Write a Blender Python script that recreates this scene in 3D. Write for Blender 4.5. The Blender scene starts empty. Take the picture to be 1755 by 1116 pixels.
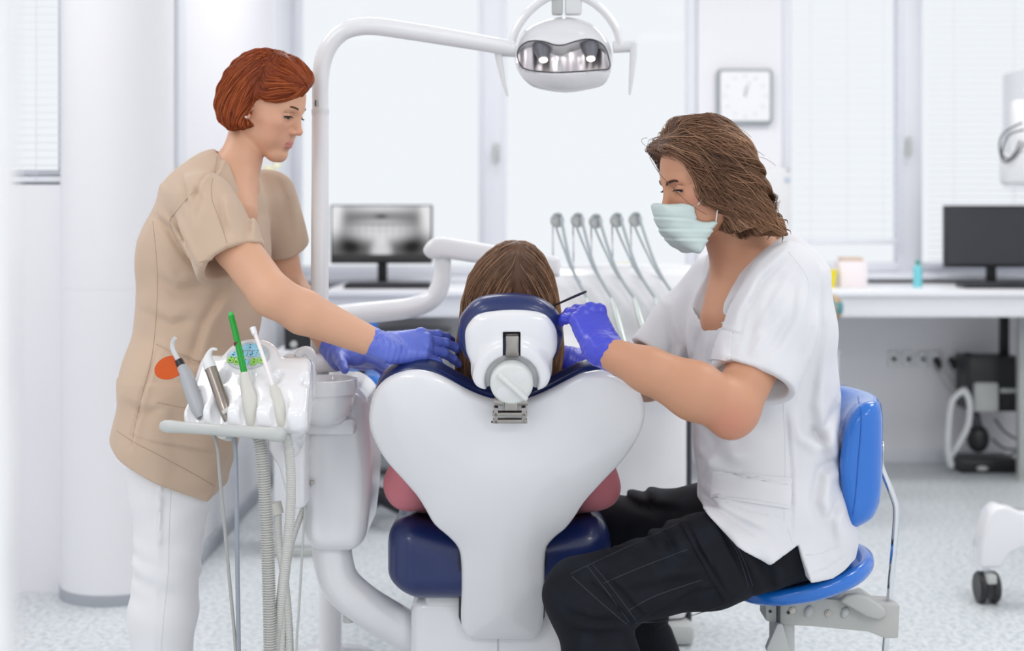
import bpy, bmesh, math, random
import numpy as np
from mathutils import Vector, Matrix, Euler

# ------------------------------------------------------------------ camera
SC = bpy.context.scene
COL = SC.collection
FPX, CAM_H, HOR = 2437.5, 1.2, 365.0        # focal length in px of the 1755 px frame, eye height, horizon row
cam_d = bpy.data.cameras.new('camera')
cam_d.lens = 50.0
cam_d.sensor_width = 36.0
cam_d.sensor_fit = 'HORIZONTAL'
cam_d.shift_y = -(558.0 - HOR) / 1755.0
cam_d.dof.use_dof = True
cam_d.dof.focus_distance = 2.72
cam_d.dof.aperture_fstop = 2.8
cam_d.clip_start = 0.05
cam = bpy.data.objects.new('camera', cam_d)
cam.location = (0, 0, CAM_H)
cam.rotation_euler = (math.pi / 2, 0, 0)
COL.objects.link(cam)
SC.camera = cam

# ------------------------------------------------------------------ world (bright overcast sky) and added fill lights
wd = bpy.data.worlds.new('sky')
SC.world = wd
wd.use_nodes = True
bgn = wd.node_tree.nodes['Background']
bgn.inputs[0].default_value = (0.94, 0.97, 1.0, 1)
bgn.inputs[1].default_value = 1.02
for i, (lx, ly, e) in enumerate(((-1.9, -0.7, 40), (1.9, -0.7, 40), (-1.9, 1.2, 14), (1.9, 1.2, 14), (-1.9, 3.4, 20), (1.9, 3.4, 22), (-0.3, 5.2, 22), (1.7, 5.2, 22))):
    ld = bpy.data.lights.new('ceiling_fill_light', 'AREA')  # unseen area lights without fixtures, added under the ceiling to brighten the room
    ld.shape = 'RECTANGLE'
    ld.size, ld.size_y = 1.2, 0.6
    ld.energy = e
    ld.color = (1.0, 0.985, 0.965)
    lo = bpy.data.objects.new('ceiling_fill_light', ld)
    lo.location = (lx, ly, 2.985)
    COL.objects.link(lo)

vs = SC.view_settings
SC.display_settings.display_device = 'sRGB'
vs.view_transform = 'Standard'
vs.look = 'None'
vs.exposure = -0.08
vs.gamma = 1.0
vs.use_curve_mapping = False
SC.cycles.use_denoising = True
SC.cycles.max_bounces = 8
SC.cycles.transparent_max_bounces = 16
SC.cycles.caustics_reflective = False
SC.cycles.caustics_refractive = False

# ------------------------------------------------------------------ helpers
def P(px, py, d):
    """point seen at photo pixel (px, py) standing d metres away"""
    return np.array(((px - 877.5) / FPX * d, d, CAM_H + (HOR - py) / FPX * d))

def lin(c):
    c = c / 255.0
    return c / 12.92 if c <= 0.04045 else ((c + 0.055) / 1.055) ** 2.4

def rgb(r, g, b):
    return (lin(r), lin(g), lin(b), 1.0)

MATS = {}
def mat(name, col, rough=0.5, metal=0.0, spec=0.5, coat=0.0, bump=None, var=None, sss=0.0, sss_col=None,
        trans=0.0, emit=None, sheen=0.0, attr=None, translucent=0.0, alpha=None, stretch=None):
    """bump=(scale, strength, distance); var=(scale, colour2, lo, hi)"""
    if name in MATS:
        return MATS[name]
    assert col is not None, name
    m = bpy.data.materials.new(name)
    m.use_nodes = True
    nt = m.node_tree
    b = nt.nodes['Principled BSDF']
    I = b.inputs
    I['Base Color'].default_value = col
    I['Roughness'].default_value = rough
    I['Metallic'].default_value = metal
    I['Specular IOR Level'].default_value = spec
    I['Coat Weight'].default_value = coat
    I['Coat Roughness'].default_value = 0.06
    if trans:
        I['Transmission Weight'].default_value = trans
    if sheen:
        I['Sheen Weight'].default_value = sheen
        I['Sheen Roughness'].default_value = 0.4
    if sss:
        I['Subsurface Weight'].default_value = sss
        I['Subsurface Radius'].default_value = (0.012, 0.005, 0.003)
        I['Subsurface Scale'].default_value = 1.0
    if emit:
        I['Emission Color'].default_value = emit[0]
        I['Emission Strength'].default_value = emit[1]
    if alpha is not None:
        I['Alpha'].default_value = alpha
    tc = nt.nodes.new('ShaderNodeTexCoord')
    vec = tc.outputs['Object']
    if stretch:
        mp = nt.nodes.new('ShaderNodeMapping')
        mp.inputs['Scale'].default_value = stretch
        nt.links.new(vec, mp.inputs['Vector'])
        vec = mp.outputs['Vector']
    csock = None
    if attr:
        at = nt.nodes.new('ShaderNodeVertexColor')
        at.layer_name = attr
        csock = at.outputs['Color']
        nt.links.new(csock, I['Base Color'])
    if var:
        n = nt.nodes.new('ShaderNodeTexNoise')
        n.inputs['Scale'].default_value = var[0]
        n.inputs['Detail'].default_value = 4
        r = nt.nodes.new('ShaderNodeMapRange')
        r.inputs['From Min'].default_value = var[2]
        r.inputs['From Max'].default_value = var[3]
        mx = nt.nodes.new('ShaderNodeMix')
        mx.data_type = 'RGBA'
        mx.inputs['A'].default_value = col
        if csock:
            nt.links.new(csock, mx.inputs['A'])
        mx.inputs['B'].default_value = var[1]
        nt.links.new(vec, n.inputs['Vector'])
        nt.links.new(n.outputs['Fac'], r.inputs['Value'])
        nt.links.new(r.outputs['Result'], mx.inputs['Factor'])
        nt.links.new(mx.outputs['Result'], I['Base Color'])
    if bump:
        n = nt.nodes.new('ShaderNodeTexNoise')
        n.inputs['Scale'].default_value = bump[0]
        n.inputs['Detail'].default_value = 3
        bp = nt.nodes.new('ShaderNodeBump')
        bp.inputs['Strength'].default_value = bump[1]
        bp.inputs['Distance'].default_value = bump[2]
        nt.links.new(vec, n.inputs['Vector'])
        nt.links.new(n.outputs['Fac'], bp.inputs['Height'])
        nt.links.new(bp.outputs['Normal'], I['Normal'])
    if translucent:
        tr = nt.nodes.new('ShaderNodeBsdfTranslucent')
        tr.inputs['Color'].default_value = col
        ms = nt.nodes.new('ShaderNodeMixShader')
        ms.inputs[0].default_value = translucent
        nt.links.new(b.outputs[0], ms.inputs[1])
        nt.links.new(tr.outputs[0], ms.inputs[2])
        nt.links.new(ms.outputs[0], nt.nodes['Material Output'].inputs[0])
    MATS[name] = m
    return m

def pane_mat(name, tint, refl=0.04):
    m = bpy.data.materials.new(name)
    m.use_nodes = True
    nt = m.node_tree
    nt.nodes.remove(nt.nodes['Principled BSDF'])
    t = nt.nodes.new('ShaderNodeBsdfTransparent')
    t.inputs[0].default_value = tint
    g = nt.nodes.new('ShaderNodeBsdfGlossy')
    g.inputs['Roughness'].default_value = 0.02
    ms = nt.nodes.new('ShaderNodeMixShader')
    ms.inputs[0].default_value = refl
    nt.links.new(t.outputs[0], ms.inputs[1])
    nt.links.new(g.outputs[0], ms.inputs[2])
    nt.links.new(ms.outputs[0], nt.nodes['Material Output'].inputs[0])
    return m

def thing(name, loc, label=None, cat=None, group=None, kind=None):
    o = bpy.data.objects.new(name, None)
    o.empty_display_size = 0.05
    o.location = loc
    COL.objects.link(o)
    tag(o, label, cat, group, kind)
    return o

def tag(o, label=None, cat=None, group=None, kind=None):
    if label: o['label'] = label
    if cat: o['category'] = cat
    if group: o['group'] = group
    if kind: o['kind'] = kind
    return o

def root_loc(o):
    v = Vector((0, 0, 0))
    while o:
        v += o.location
        o = o.parent
    return v

def mesh_obj(name, V, F, m, parent=None, smooth=True, sharp=35.0, label=None):
    """V in world metres; every parent is an unrotated object"""
    V = np.asarray(V, dtype=np.float32).reshape(-1, 3)
    if parent is not None:
        org = np.array(root_loc(parent), dtype=np.float32)
        V = V - org
    me = bpy.data.meshes.new(name)
    if isinstance(F, np.ndarray):
        n, k = F.shape
        me.vertices.add(len(V)); me.vertices.foreach_set('co', V.ravel())
        me.loops.add(n * k); me.loops.foreach_set('vertex_index', F.astype(np.int32).ravel())
        me.polygons.add(n)
        me.polygons.foreach_set('loop_start', np.arange(0, n * k, k, dtype=np.int32))
        me.update(calc_edges=True)
        me.validate()
    else:
        me.from_pydata(V.tolist(), [], F)
        me.update()
    if smooth:
        me.polygons.foreach_set('use_smooth', np.ones(len(me.polygons), dtype=bool))
        if sharp:
            me.set_sharp_from_angle(angle=math.radians(sharp))
    if m: me.materials.append(m)
    o = bpy.data.objects.new(name, me)
    COL.objects.link(o)
    if parent is not None:
        o.parent = parent
    if label: o['label'] = label
    return o

def rot(ax=0, ay=0, az=0):
    return np.array(Euler((math.radians(ax), math.radians(ay), math.radians(az)), 'XYZ').to_matrix())

def unit(v):
    v = np.asarray(v, float)
    return v / (np.linalg.norm(v) + 1e-12)

def catmull(pts, k):
    pts = np.asarray(pts, float)
    n = len(pts)
    if n < 3 or k <= 1:
        return pts
    out = []
    for i in range(n - 1):
        p0, p1, p2, p3 = pts[max(i - 1, 0)], pts[i], pts[i + 1], pts[min(i + 2, n - 1)]
        for j in range(k):
            t = j / k
            out.append(0.5 * ((2 * p1) + (-p0 + p2) * t + (2 * p0 - 5 * p1 + 4 * p2 - p3) * t * t + (-p0 + 3 * p1 - 3 * p2 + p3) * t ** 3))
    out.append(pts[-1])
    return np.array(out)

class G:
    """collects shapes into one mesh"""
    def __init__(self):
        self.v, self.f, self.n = [], [], 0
    def add(self, V, F, R=None, t=None):
        V = np.asarray(V, float)
        if R is not None: V = V @ np.asarray(R).T
        if t is not None: V = V + np.asarray(t)
        self.v.append(V)
        self.f += [tuple(i + self.n for i in f) for f in F]
        self.n += len(V)
        return self
    def bm(self, b, R=None, t=None):
        b.verts.ensure_lookup_table()
        for i, v in enumerate(b.verts): v.index = i
        V = [v.co[:] for v in b.verts]
        F = [tuple(v.index for v in f.verts) for f in b.faces]
        b.free()
        return self.add(V, F, R, t)
    def box(self, c, s, r=0.0, R=None, seg=2):
        b = bmesh.new()
        bmesh.ops.create_cube(b, size=1.0)
        bmesh.ops.scale(b, vec=s, verts=b.verts)
        if r > 0:
            bmesh.ops.bevel(b, geom=b.edges[:], offset=min(r, min(s) * 0.49), segments=seg, profile=0.5, affect='EDGES')
        return self.bm(b, R, c)
    def box2(self, a, b_, r=0.0, seg=2):
        a, b_ = np.array(a, float), np.array(b_, float)
        return self.box((a + b_) / 2, np.abs(b_ - a), r, None, seg)
    def tube(self, pts, r, n=14, sub=1, cap='flat', ry=None):
        pts = np.asarray(pts, float)
        if sub > 1:
            if np.ndim(r) > 0:
                rr = catmull(np.stack([np.asarray(r, float)] * 3, 1), sub)[:, 0]
            pts = catmull(pts, sub)
        m = len(pts)
        if np.ndim(r) == 0: rr = np.full(m, float(r))
        elif sub <= 1: rr = np.asarray(r, float)
        T = np.gradient(pts, axis=0)
        T /= np.linalg.norm(T, axis=1)[:, None] + 1e-12
        up = np.array((0, 0, 1.0)) if abs(T[0][2]) < 0.9 else np.array((0, 1.0, 0))
        N = unit(np.cross(T[0], up))
        V = []
        a = np.linspace(0, 2 * math.pi, n, endpoint=False)
        if cap == 'round':
            ext_p, ext_r, ext_t = [], [], []
            for q in (0.35, 0.75, 0.95):
                pass
        for i in range(m):
            N = unit(N - T[i] * np.dot(N, T[i]))
            B = np.cross(T[i], N)
            rb = rr[i] if ry is None else rr[i] * ry
            V.append(pts[i] + np.outer(np.cos(a), N) * rr[i] + np.outer(np.sin(a), B) * rb)
            if i == 0: first = (N, B)
        rings = list(V)
        if cap == 'round':
            pre, post = [], []
            for ang in (75, 50, 25):
                c_, s_ = math.cos(math.radians(ang)), math.sin(math.radians(ang))
                pre.append(pts[0] - T[0] * rr[0] * s_ + (V[0] - pts[0]) * c_)
                post.insert(0, pts[-1] + T[-1] * rr[-1] * s_ + (V[-1] - pts[-1]) * c_)
            rings = pre + rings + post
        k = len(rings)
        F = []
        for i in range(k - 1):
            for j in range(n):
                j2 = (j + 1) % n
                F.append((i * n + j, i * n + j2, (i + 1) * n + j2, (i + 1) * n + j))
        F.append(tuple(range(n - 1, -1, -1)))
        F.append(tuple((k - 1) * n + j for j in range(n)))
        return self.add(np.concatenate(rings), F)
    def lathe(self, prof, n=32, R=None, t=None):
        """prof: list of (radius, height) along +Z"""
        a = np.linspace(0, 2 * math.pi, n, endpoint=False)
        V, F = [], []
        for r, z in prof:
            V.append(np.stack([np.cos(a) * r, np.sin(a) * r, np.full(n, z)], 1))
        for i in range(len(prof) - 1):
            for j in range(n):
                j2 = (j + 1) % n
                F.append((i * n + j, i * n + j2, (i + 1) * n + j2, (i + 1) * n + j))
        if prof[0][0] > 1e-6: F.append(tuple(range(n - 1, -1, -1)))
        if prof[-1][0] > 1e-6: F.append(tuple((len(prof) - 1) * n + j for j in range(n)))
        return self.add(np.concatenate(V), F, R, t)
    def ell(self, c, r, R=None, n=20):
        b = bmesh.new()
        bmesh.ops.create_uvsphere(b, u_segments=n, v_segments=max(6, n // 2 + 1), radius=1.0)
        bmesh.ops.scale(b, vec=r if np.ndim(r) else (r, r, r), verts=b.verts)
        return self.bm(b, R, c)
    def prism(self, poly, depth, R=None, t=None, bev=0.0, seg=2):
        """poly: list of (x, z); extruded along +Y by depth"""
        b = bmesh.new()
        vs_ = [b.verts.new((x, 0, z)) for x, z in poly]
        f = b.faces.new(vs_)
        r_ = bmesh.ops.extrude_face_region(b, geom=[f])
        bmesh.ops.translate(b, vec=(0, depth, 0), verts=[e for e in r_['geom'] if isinstance(e, bmesh.types.BMVert)])
        bmesh.ops.recalc_face_normals(b, faces=b.faces[:])
        if bev > 0:
            ed = [e for e in b.edges if len(e.link_faces) == 2 and e.calc_face_angle(0) > 0.6]
            bmesh.ops.bevel(b, geom=ed, offset=bev, segments=seg, profile=0.5, affect='EDGES')
        return self.bm(b, R, t)
    def build(self, name, m, parent=None, smooth=True, sharp=35.0, label=None):
        return mesh_obj(name, np.concatenate(self.v), self.f, m, parent, smooth, sharp, label)

def align(z_axis, x_hint=(1, 0, 0)):
    """rotation whose local Z is z_axis"""
    z = unit(z_axis)
    x = np.asarray(x_hint, float)
    x = x - z * np.dot(x, z)
    if np.linalg.norm(x) < 1e-6:
        x = np.array((0, 1.0, 0)) - z * z[1]
    x = unit(x)
    return np.stack([x, np.cross(z, x), z], 1)

def hose(pts, r, pitch, depth, n=12, sub=12):
    """corrugated hose: returns points and radii"""
    c = catmull(pts, 24)
    seg = np.linalg.norm(np.diff(c, axis=0), axis=1)
    s = np.concatenate([[0], np.cumsum(seg)])
    m = int(s[-1] / pitch * 4)
    q = np.linspace(0, s[-1], m)
    pts2 = np.stack([np.interp(q, s, c[:, i]) for i in range(3)], 1)
    rr = np.where((np.arange(m) % 4) < 2, r, r - depth)
    return pts2, rr
# ------------------------------------------------------------------ signed-distance modelling (smooth organic and moulded shapes)
def smin(a, b, k):
    if k <= 0: return np.minimum(a, b)
    h = np.clip(0.5 + 0.5 * (b - a) / k, 0, 1)
    return b + (a - b) * h - k * h * (1 - h)
def smax(a, b, k):
    return -smin(-a, -b, k)
def sd_rcone(p, a, b, ra, rb):
    a, b = np.asarray(a, float), np.asarray(b, float)
    ba = b - a
    t = np.clip((p - a) @ ba / (ba @ ba + 1e-12), 0, 1)
    return np.linalg.norm(p - a - t[:, None] * ba, axis=1) - (ra + (rb - ra) * t)
def sd_ell(p, c, r, R=None):
    q = p - np.asarray(c, float)
    if R is not None: q = q @ np.asarray(R)
    r = np.asarray(r, float)
    k0 = np.linalg.norm(q / r, axis=1)
    k1 = np.linalg.norm(q / (r * r), axis=1)
    return k0 * (k0 - 1) / (k1 + 1e-9)
def sd_sph(p, c, r):
    return np.linalg.norm(p - np.asarray(c, float), axis=1) - r
def sd_box(p, c, h, r=0.0, R=None):
    q = p - np.asarray(c, float)
    if R is not None: q = q @ np.asarray(R)
    q = np.abs(q) - (np.asarray(h, float) - r)
    return np.linalg.norm(np.maximum(q, 0), axis=1) + np.minimum(q.max(axis=1), 0) - r
def sd_chain(p, pts, rs, k=0.0):
    d = None
    for i in range(len(pts) - 1):
        e = sd_rcone(p, pts[i], pts[i + 1], rs[i], rs[i + 1])
        d = e if d is None else smin(d, e, k)
    return d
def sd_loft(p, pts, ra, rb, side, k=0.02):
    """tube of elliptical section: ra along side, rb across; side is a fixed vector (or one per point)"""
    d = None
    n = len(pts)
    pts = np.asarray(pts, float)
    side = np.asarray(side, float)
    if side.ndim == 1: side = np.stack([side] * n)
    for i in range(n - 1):
        a, b = pts[i], pts[i + 1]
        ba = b - a
        L = np.linalg.norm(ba)
        w = ba / L
        t = np.clip((p - a) @ w / L, 0, 1)
        q = p - a - (t * L)[:, None] * w
        s_ = unit((side[i] + side[i + 1]) / 2)
        s_ = unit(s_ - w * (s_ @ w))
        n_ = np.cross(w, s_)
        A = ra[i] + (ra[i + 1] - ra[i]) * t
        B = rb[i] + (rb[i + 1] - rb[i]) * t
        C = np.minimum(A, B)
        u, v, z = q @ s_, q @ n_, q @ w
        k0 = np.sqrt((u / A) ** 2 + (v / B) ** 2 + (z / C) ** 2)
        k1 = np.sqrt((u / A ** 2) ** 2 + (v / B ** 2) ** 2 + (z / C ** 2) ** 2)
        e = np.where(k0 < 1e-4, -C, k0 * (k0 - 1) / (k1 + 1e-9))
        d = e if d is None else smin(d, e, k)
    return d
def sd_poly(p2, poly):
    """2-D signed distance to a closed polygon"""
    v = np.asarray(poly, float)
    n = len(v)
    d = np.full(len(p2), 1e9)
    s = np.ones(len(p2))
    j = n - 1
    for i in range(n):
        e = v[j] - v[i]
        w = p2 - v[i]
        t = np.clip(w @ e / (e @ e + 1e-15), 0, 1)
        b = w - t[:, None] * e
        d = np.minimum(d, (b * b).sum(1))
        c1 = p2[:, 1] >= v[i][1]
        c2 = p2[:, 1] < v[j][1]
        c3 = e[0] * w[:, 1] > e[1] * w[:, 0]
        fl = (c1 & c2 & c3) | (~c1 & ~c2 & ~c3)
        s = np.where(fl, -s, s)
        j = i
    return s * np.sqrt(d)
def ext2(d2, dz, h, r):
    """rounded extrusion of a 2-D distance: half height h, edge radius r"""
    wx, wy = d2 + r, np.abs(dz) - h + r
    return np.minimum(np.maximum(wx, wy), 0) + np.sqrt(np.maximum(wx, 0) ** 2 + np.maximum(wy, 0) ** 2) - r

def axis_steps(lo, hi, step, fine=()):
    """coordinates from lo to hi; fine = [(a, b, step)] intervals of finer spacing"""
    out = [lo]
    while out[-1] < hi:
        x = out[-1]
        s = step
        for a, b, st in fine:
            if a - 2 * st <= x <= b: s = min(s, st)
            elif x < a: s = min(s, max(st, (a - x)))
        out.append(x + s)
    return np.array(out)

def snets(f, xs, ys, zs, band=None, stride=3, proj=2):
    """surface nets on a rectilinear grid, evaluated finely only near the surface"""
    xs, ys, zs = map(np.asarray, (xs, ys, zs))
    nx, ny, nz = len(xs), len(ys), len(zs)
    def cidx(n):
        i = np.arange(0, n, stride)
        return i if i[-1] == n - 1 else np.append(i, n - 1)
    ix, iy, iz = cidx(nx), cidx(ny), cidx(nz)
    cx, cy, cz = xs[ix], ys[iy], zs[iz]
    X, Y, Z = np.meshgrid(cx, cy, cz, indexing='ij')
    C = f(np.stack([X.ravel(), Y.ravel(), Z.ravel()], 1)).reshape(X.shape).astype(np.float32)
    def up(A, c, full, ax):
        j = np.clip(np.searchsorted(c, full, side='right') - 1, 0, len(c) - 2)
        t = ((full - c[j]) / (c[j + 1] - c[j])).astype(np.float32)
        sh = [1, 1, 1]; sh[ax] = len(full)
        t = t.reshape(sh)
        return np.take(A, j, ax) * (1 - t) + np.take(A, j + 1, ax) * t
    D = up(up(up(C, cx, xs, 0), cy, ys, 1), cz, zs, 2)
    if band is None:
        band = 2.0 * stride * np.median(np.concatenate([np.diff(xs), np.diff(ys), np.diff(zs)]))
    idx = np.argwhere(np.abs(D) < band)
    for a in range(0, len(idx), 400000):
        q = idx[a:a + 400000]
        D[q[:, 0], q[:, 1], q[:, 2]] = f(np.stack([xs[q[:, 0]], ys[q[:, 1]], zs[q[:, 2]]], 1))
    S = D < 0
    cnt = np.zeros((nx - 1, ny - 1, nz - 1), np.int8)
    for i in (0, 1):
        for j in (0, 1):
            for k in (0, 1):
                cnt += S[i:nx - 1 + i, j:ny - 1 + j, k:nz - 1 + k]
    act = np.argwhere((cnt > 0) & (cnt < 8))
    vid = np.full(cnt.shape, -1, np.int32)
    vid[act[:, 0], act[:, 1], act[:, 2]] = np.arange(len(act))
    acc = np.zeros((len(act), 3)); num = np.zeros(len(act))
    cor = [(i, j, k) for i in (0, 1) for j in (0, 1) for k in (0, 1)]
    def pt(o):
        return np.stack([xs[act[:, 0] + o[0]], ys[act[:, 1] + o[1]], zs[act[:, 2] + o[2]]], 1), D[act[:, 0] + o[0], act[:, 1] + o[1], act[:, 2] + o[2]]
    for o in cor:
        for ax in range(3):
            if o[ax] == 0:
                o2 = list(o); o2[ax] = 1
                p0, d0 = pt(o); p1, d1 = pt(o2)
                m = (d0 < 0) != (d1 < 0)
                t = d0[m] / (d0[m] - d1[m])
                acc[m] += p0[m] + t[:, None] * (p1[m] - p0[m])
                num[m] += 1
    V = acc / num[:, None]
    h = np.median(np.diff(xs)) * 0.15
    for _ in range(proj):
        d = f(V)
        g = np.stack([f(V + np.eye(3)[a] * h) - f(V - np.eye(3)[a] * h) for a in range(3)], 1) / (2 * h)
        g2 = (g * g).sum(1)
        st = (d / np.maximum(g2, 0.25))[:, None] * g
        ln = np.linalg.norm(st, axis=1)
        mxs = h * 4
        st *= np.minimum(1, mxs / (ln + 1e-12))[:, None]
        V = V - st * 0.9
    Fs = []
    for ax in range(3):
        A = S
        sl0 = [slice(None)] * 3; sl1 = [slice(None)] * 3
        sl0[ax] = slice(0, -1); sl1[ax] = slice(1, None)
        a0, a1 = A[tuple(sl0)], A[tuple(sl1)]
        e = np.argwhere(a0 != a1)
        b, c = (ax + 1) % 3, (ax + 2) % 3
        ok = (e[:, b] > 0) & (e[:, c] > 0) & (e[:, b] < cnt.shape[b]) & (e[:, c] < cnt.shape[c])
        e = e[ok]
        ins = a0[e[:, 0], e[:, 1], e[:, 2]]
        quads = []
        for db, dc in ((-1, -1), (0, -1), (0, 0), (-1, 0)):
            q = e.copy(); q[:, b] += db; q[:, c] += dc
            quads.append(vid[q[:, 0], q[:, 1], q[:, 2]])
        Q = np.stack(quads, 1)
        Q[~ins] = Q[~ins][:, ::-1]
        Fs.append(Q)
    F = np.concatenate(Fs)
    F = F[(F >= 0).all(1)]
    return V, F

def sdf_obj(name, f, lo, hi, step, m, parent=None, fine=((), (), ()), proj=2, sharp=None, label=None, stride=3, band=None):
    xs = axis_steps(lo[0], hi[0], step, fine[0])
    ys = axis_steps(lo[1], hi[1], step, fine[1])
    zs = axis_steps(lo[2], hi[2], step, fine[2])
    V, F = snets(f, xs, ys, zs, proj=proj, stride=stride, band=band)
    o = mesh_obj(name, V, F, m, parent, True, sharp, label)
    o['_n'] = len(V); del o['_n']
    return o

def snoise(p, scale, seed=0):
    """cheap smooth pseudo noise from summed sines, about -1..1"""
    r = np.random.RandomState(seed)
    out = np.zeros(len(p))
    for i in range(6):
        w = r.normal(size=3); w /= np.linalg.norm(w)
        out += np.sin(p @ w * scale * r.uniform(0.6, 1.7) + r.uniform(0, 6.28))
    return out / 3.2
# ------------------------------------------------------------------ materials
M_WALL = mat('wall_paint', rgb(237, 236, 240), 0.75, bump=(180, 0.05, 0.002))
M_CEIL = mat('ceiling_paint', rgb(240, 240, 240), 0.8)
M_FRAME = mat('window_frame_white', rgb(226, 228, 234), 0.4)
M_TRIM = mat('grey_vinyl_skirting', rgb(170, 174, 182), 0.5)
M_WHITE = mat('white_enamel', rgb(238, 238, 240), 0.25, coat=0.3)
M_PLASTIC = mat('white_gloss_plastic', rgb(235, 235, 238), 0.16, coat=0.5)
M_MATTE = mat('white_matte_plastic', rgb(228, 229, 230), 0.45)
M_GREYP = mat('light_grey_plastic', rgb(192, 194, 192), 0.4)
M_DESK = mat('white_laminate', rgb(238, 239, 242), 0.35)
M_BLACK = mat('black_plastic', rgb(30, 30, 34), 0.4)
M_DARK = mat('dark_grey_plastic', rgb(62, 62, 70), 0.5)
M_CHROME = mat('chrome', rgb(222, 224, 228), 0.08, metal=1.0)
M_STEEL = mat('brushed_steel', rgb(178, 172, 166), 0.3, metal=1.0)
M_HOSE = mat('grey_hose', rgb(196, 196, 192), 0.5)
M_BLUEV = mat('bright_blue_vinyl', rgb(24, 112, 208), 0.24, coat=0.5, bump=(900, 0.06, 0.0005))
M_NAVY = mat('navy_vinyl', rgb(26, 42, 96), 0.32, coat=0.25, bump=(1200, 0.05, 0.0004))

# floor: pale speckled vinyl
mf = mat('speckled_vinyl_floor', rgb(205, 211, 214), 0.38)
nt = mf.node_tree
tc = nt.nodes['Texture Coordinate']
n1 = nt.nodes.new('ShaderNodeTexNoise'); n1.inputs['Scale'].default_value = 55; n1.inputs['Detail'].default_value = 5
n1.inputs['Roughness'].default_value = 0.7
n2 = nt.nodes.new('ShaderNodeTexVoronoi'); n2.inputs['Scale'].default_value = 95
cr = nt.nodes.new('ShaderNodeValToRGB')
cr.color_ramp.elements[0].position = 0.36; cr.color_ramp.elements[0].color = rgb(176, 187, 192)
cr.color_ramp.elements[1].position = 0.56; cr.color_ramp.elements[1].color = rgb(224, 228, 230)
c2 = nt.nodes.new('ShaderNodeValToRGB')
c2.color_ramp.elements[0].position = 0.08; c2.color_ramp.elements[0].color = (0.55, 0.6, 0.63, 1)
c2.color_ramp.elements[1].position = 0.22; c2.color_ramp.elements[1].color = (1, 1, 1, 1)
mx = nt.nodes.new('ShaderNodeMix'); mx.data_type = 'RGBA'; mx.blend_type = 'MULTIPLY'; mx.inputs['Factor'].default_value = 0.6
nt.links.new(tc.outputs['Object'], n1.inputs['Vector']); nt.links.new(tc.outputs['Object'], n2.inputs['Vector'])
nt.links.new(n1.outputs['Fac'], cr.inputs['Fac']); nt.links.new(n2.outputs['Distance'], c2.inputs['Fac'])
nt.links.new(cr.outputs['Color'], mx.inputs['A']); nt.links.new(c2.outputs['Color'], mx.inputs['B'])
nt.links.new(mx.outputs['Result'], nt.nodes['Principled BSDF'].inputs['Base Color'])

def struct(o):
    o['kind'] = 'structure'
    return o

XL, XR, YB, YF, ZC = -3.3, 3.3, 6.83, -1.2, 3.0
struct(G().box2((XL - .1, YF, -0.1), (XR + .1, YB + .3, 0)).build('floor', mf, sharp=20))
struct(G().box2((XL - .1, YF, ZC), (XR + .1, YB + .3, ZC + .1)).build('ceiling', M_CEIL, sharp=20))
struct(G().box2((XL - .1, YF, 0), (XL, YB + .3, ZC)).build('wall_left', M_WALL, sharp=20))
struct(G().box2((XR, YF, 0), (XR + .1, YB + .3, ZC)).build('wall_right', M_WALL, sharp=20))

def bx(px, d=YB): return (px - 877.5) / FPX * d
def bz(py, d=YB): return CAM_H + (HOR - py) / FPX * d
# window openings: (x0, x1, z0, z1)
ZT = 2.62
XC, YC = -1.07, 4.50                       # the side wall runs back from the round column
OA = (bx(-250, YC), -1.40, bz(318, YC), ZT)
OB = (XC + .004, bx(1196), bz(474), ZT)
OC = (bx(1340), bx(1900), bz(468), ZT)
g = G()
xs_ = [XC - .12, OB[0], OB[1], OC[0], min(OC[1], XR - .1), XR]
for i in range(0, 6, 2):
    g.box2((xs_[i], YB, 0), (xs_[i + 1], YB + .3, ZC))
for o_ in (OB, OC):
    g.box2((o_[0], YB, 0), (o_[1], YB + .3, o_[2]))
    g.box2((o_[0], YB, o_[3]), (o_[1], YB + .3, ZC))
struct(g.build('wall_back', M_WALL, sharp=20))
struct(G().box2((XC - .12, YC + .1, 0), (XC, YB, ZC)).build('wall_side', M_WALL, sharp=20))
g = G()
g.box2((XL, YC, 0), (OA[0], YC + .2, ZC)); g.box2((OA[1], YC, 0), (XC - .12, YC + .2, ZC))
g.box2((OA[0], YC, 0), (OA[1], YC + .2, OA[2])); g.box2((OA[0], YC, OA[3]), (OA[1], YC + .2, ZC))
struct(g.build('wall_corner', M_WALL, sharp=20))
# flat pilasters at both ends of the side wall, and its skirting
struct(G().box2((XC - .02, YC + .02, 0), (XC + .012, 4.62, ZC), .003).build('trim_2', M_FRAME, sharp=30))
struct(G().box2((XC - .02, 6.36, 0), (XC + .012, YB, ZC), .003).build('trim_3', M_FRAME, sharp=30))
struct(G().box2((XC - .01, 4.64, 0), (XC + .016, YB - .02, .055), .004).build('baseboard_side', M_TRIM, sharp=30))

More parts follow.
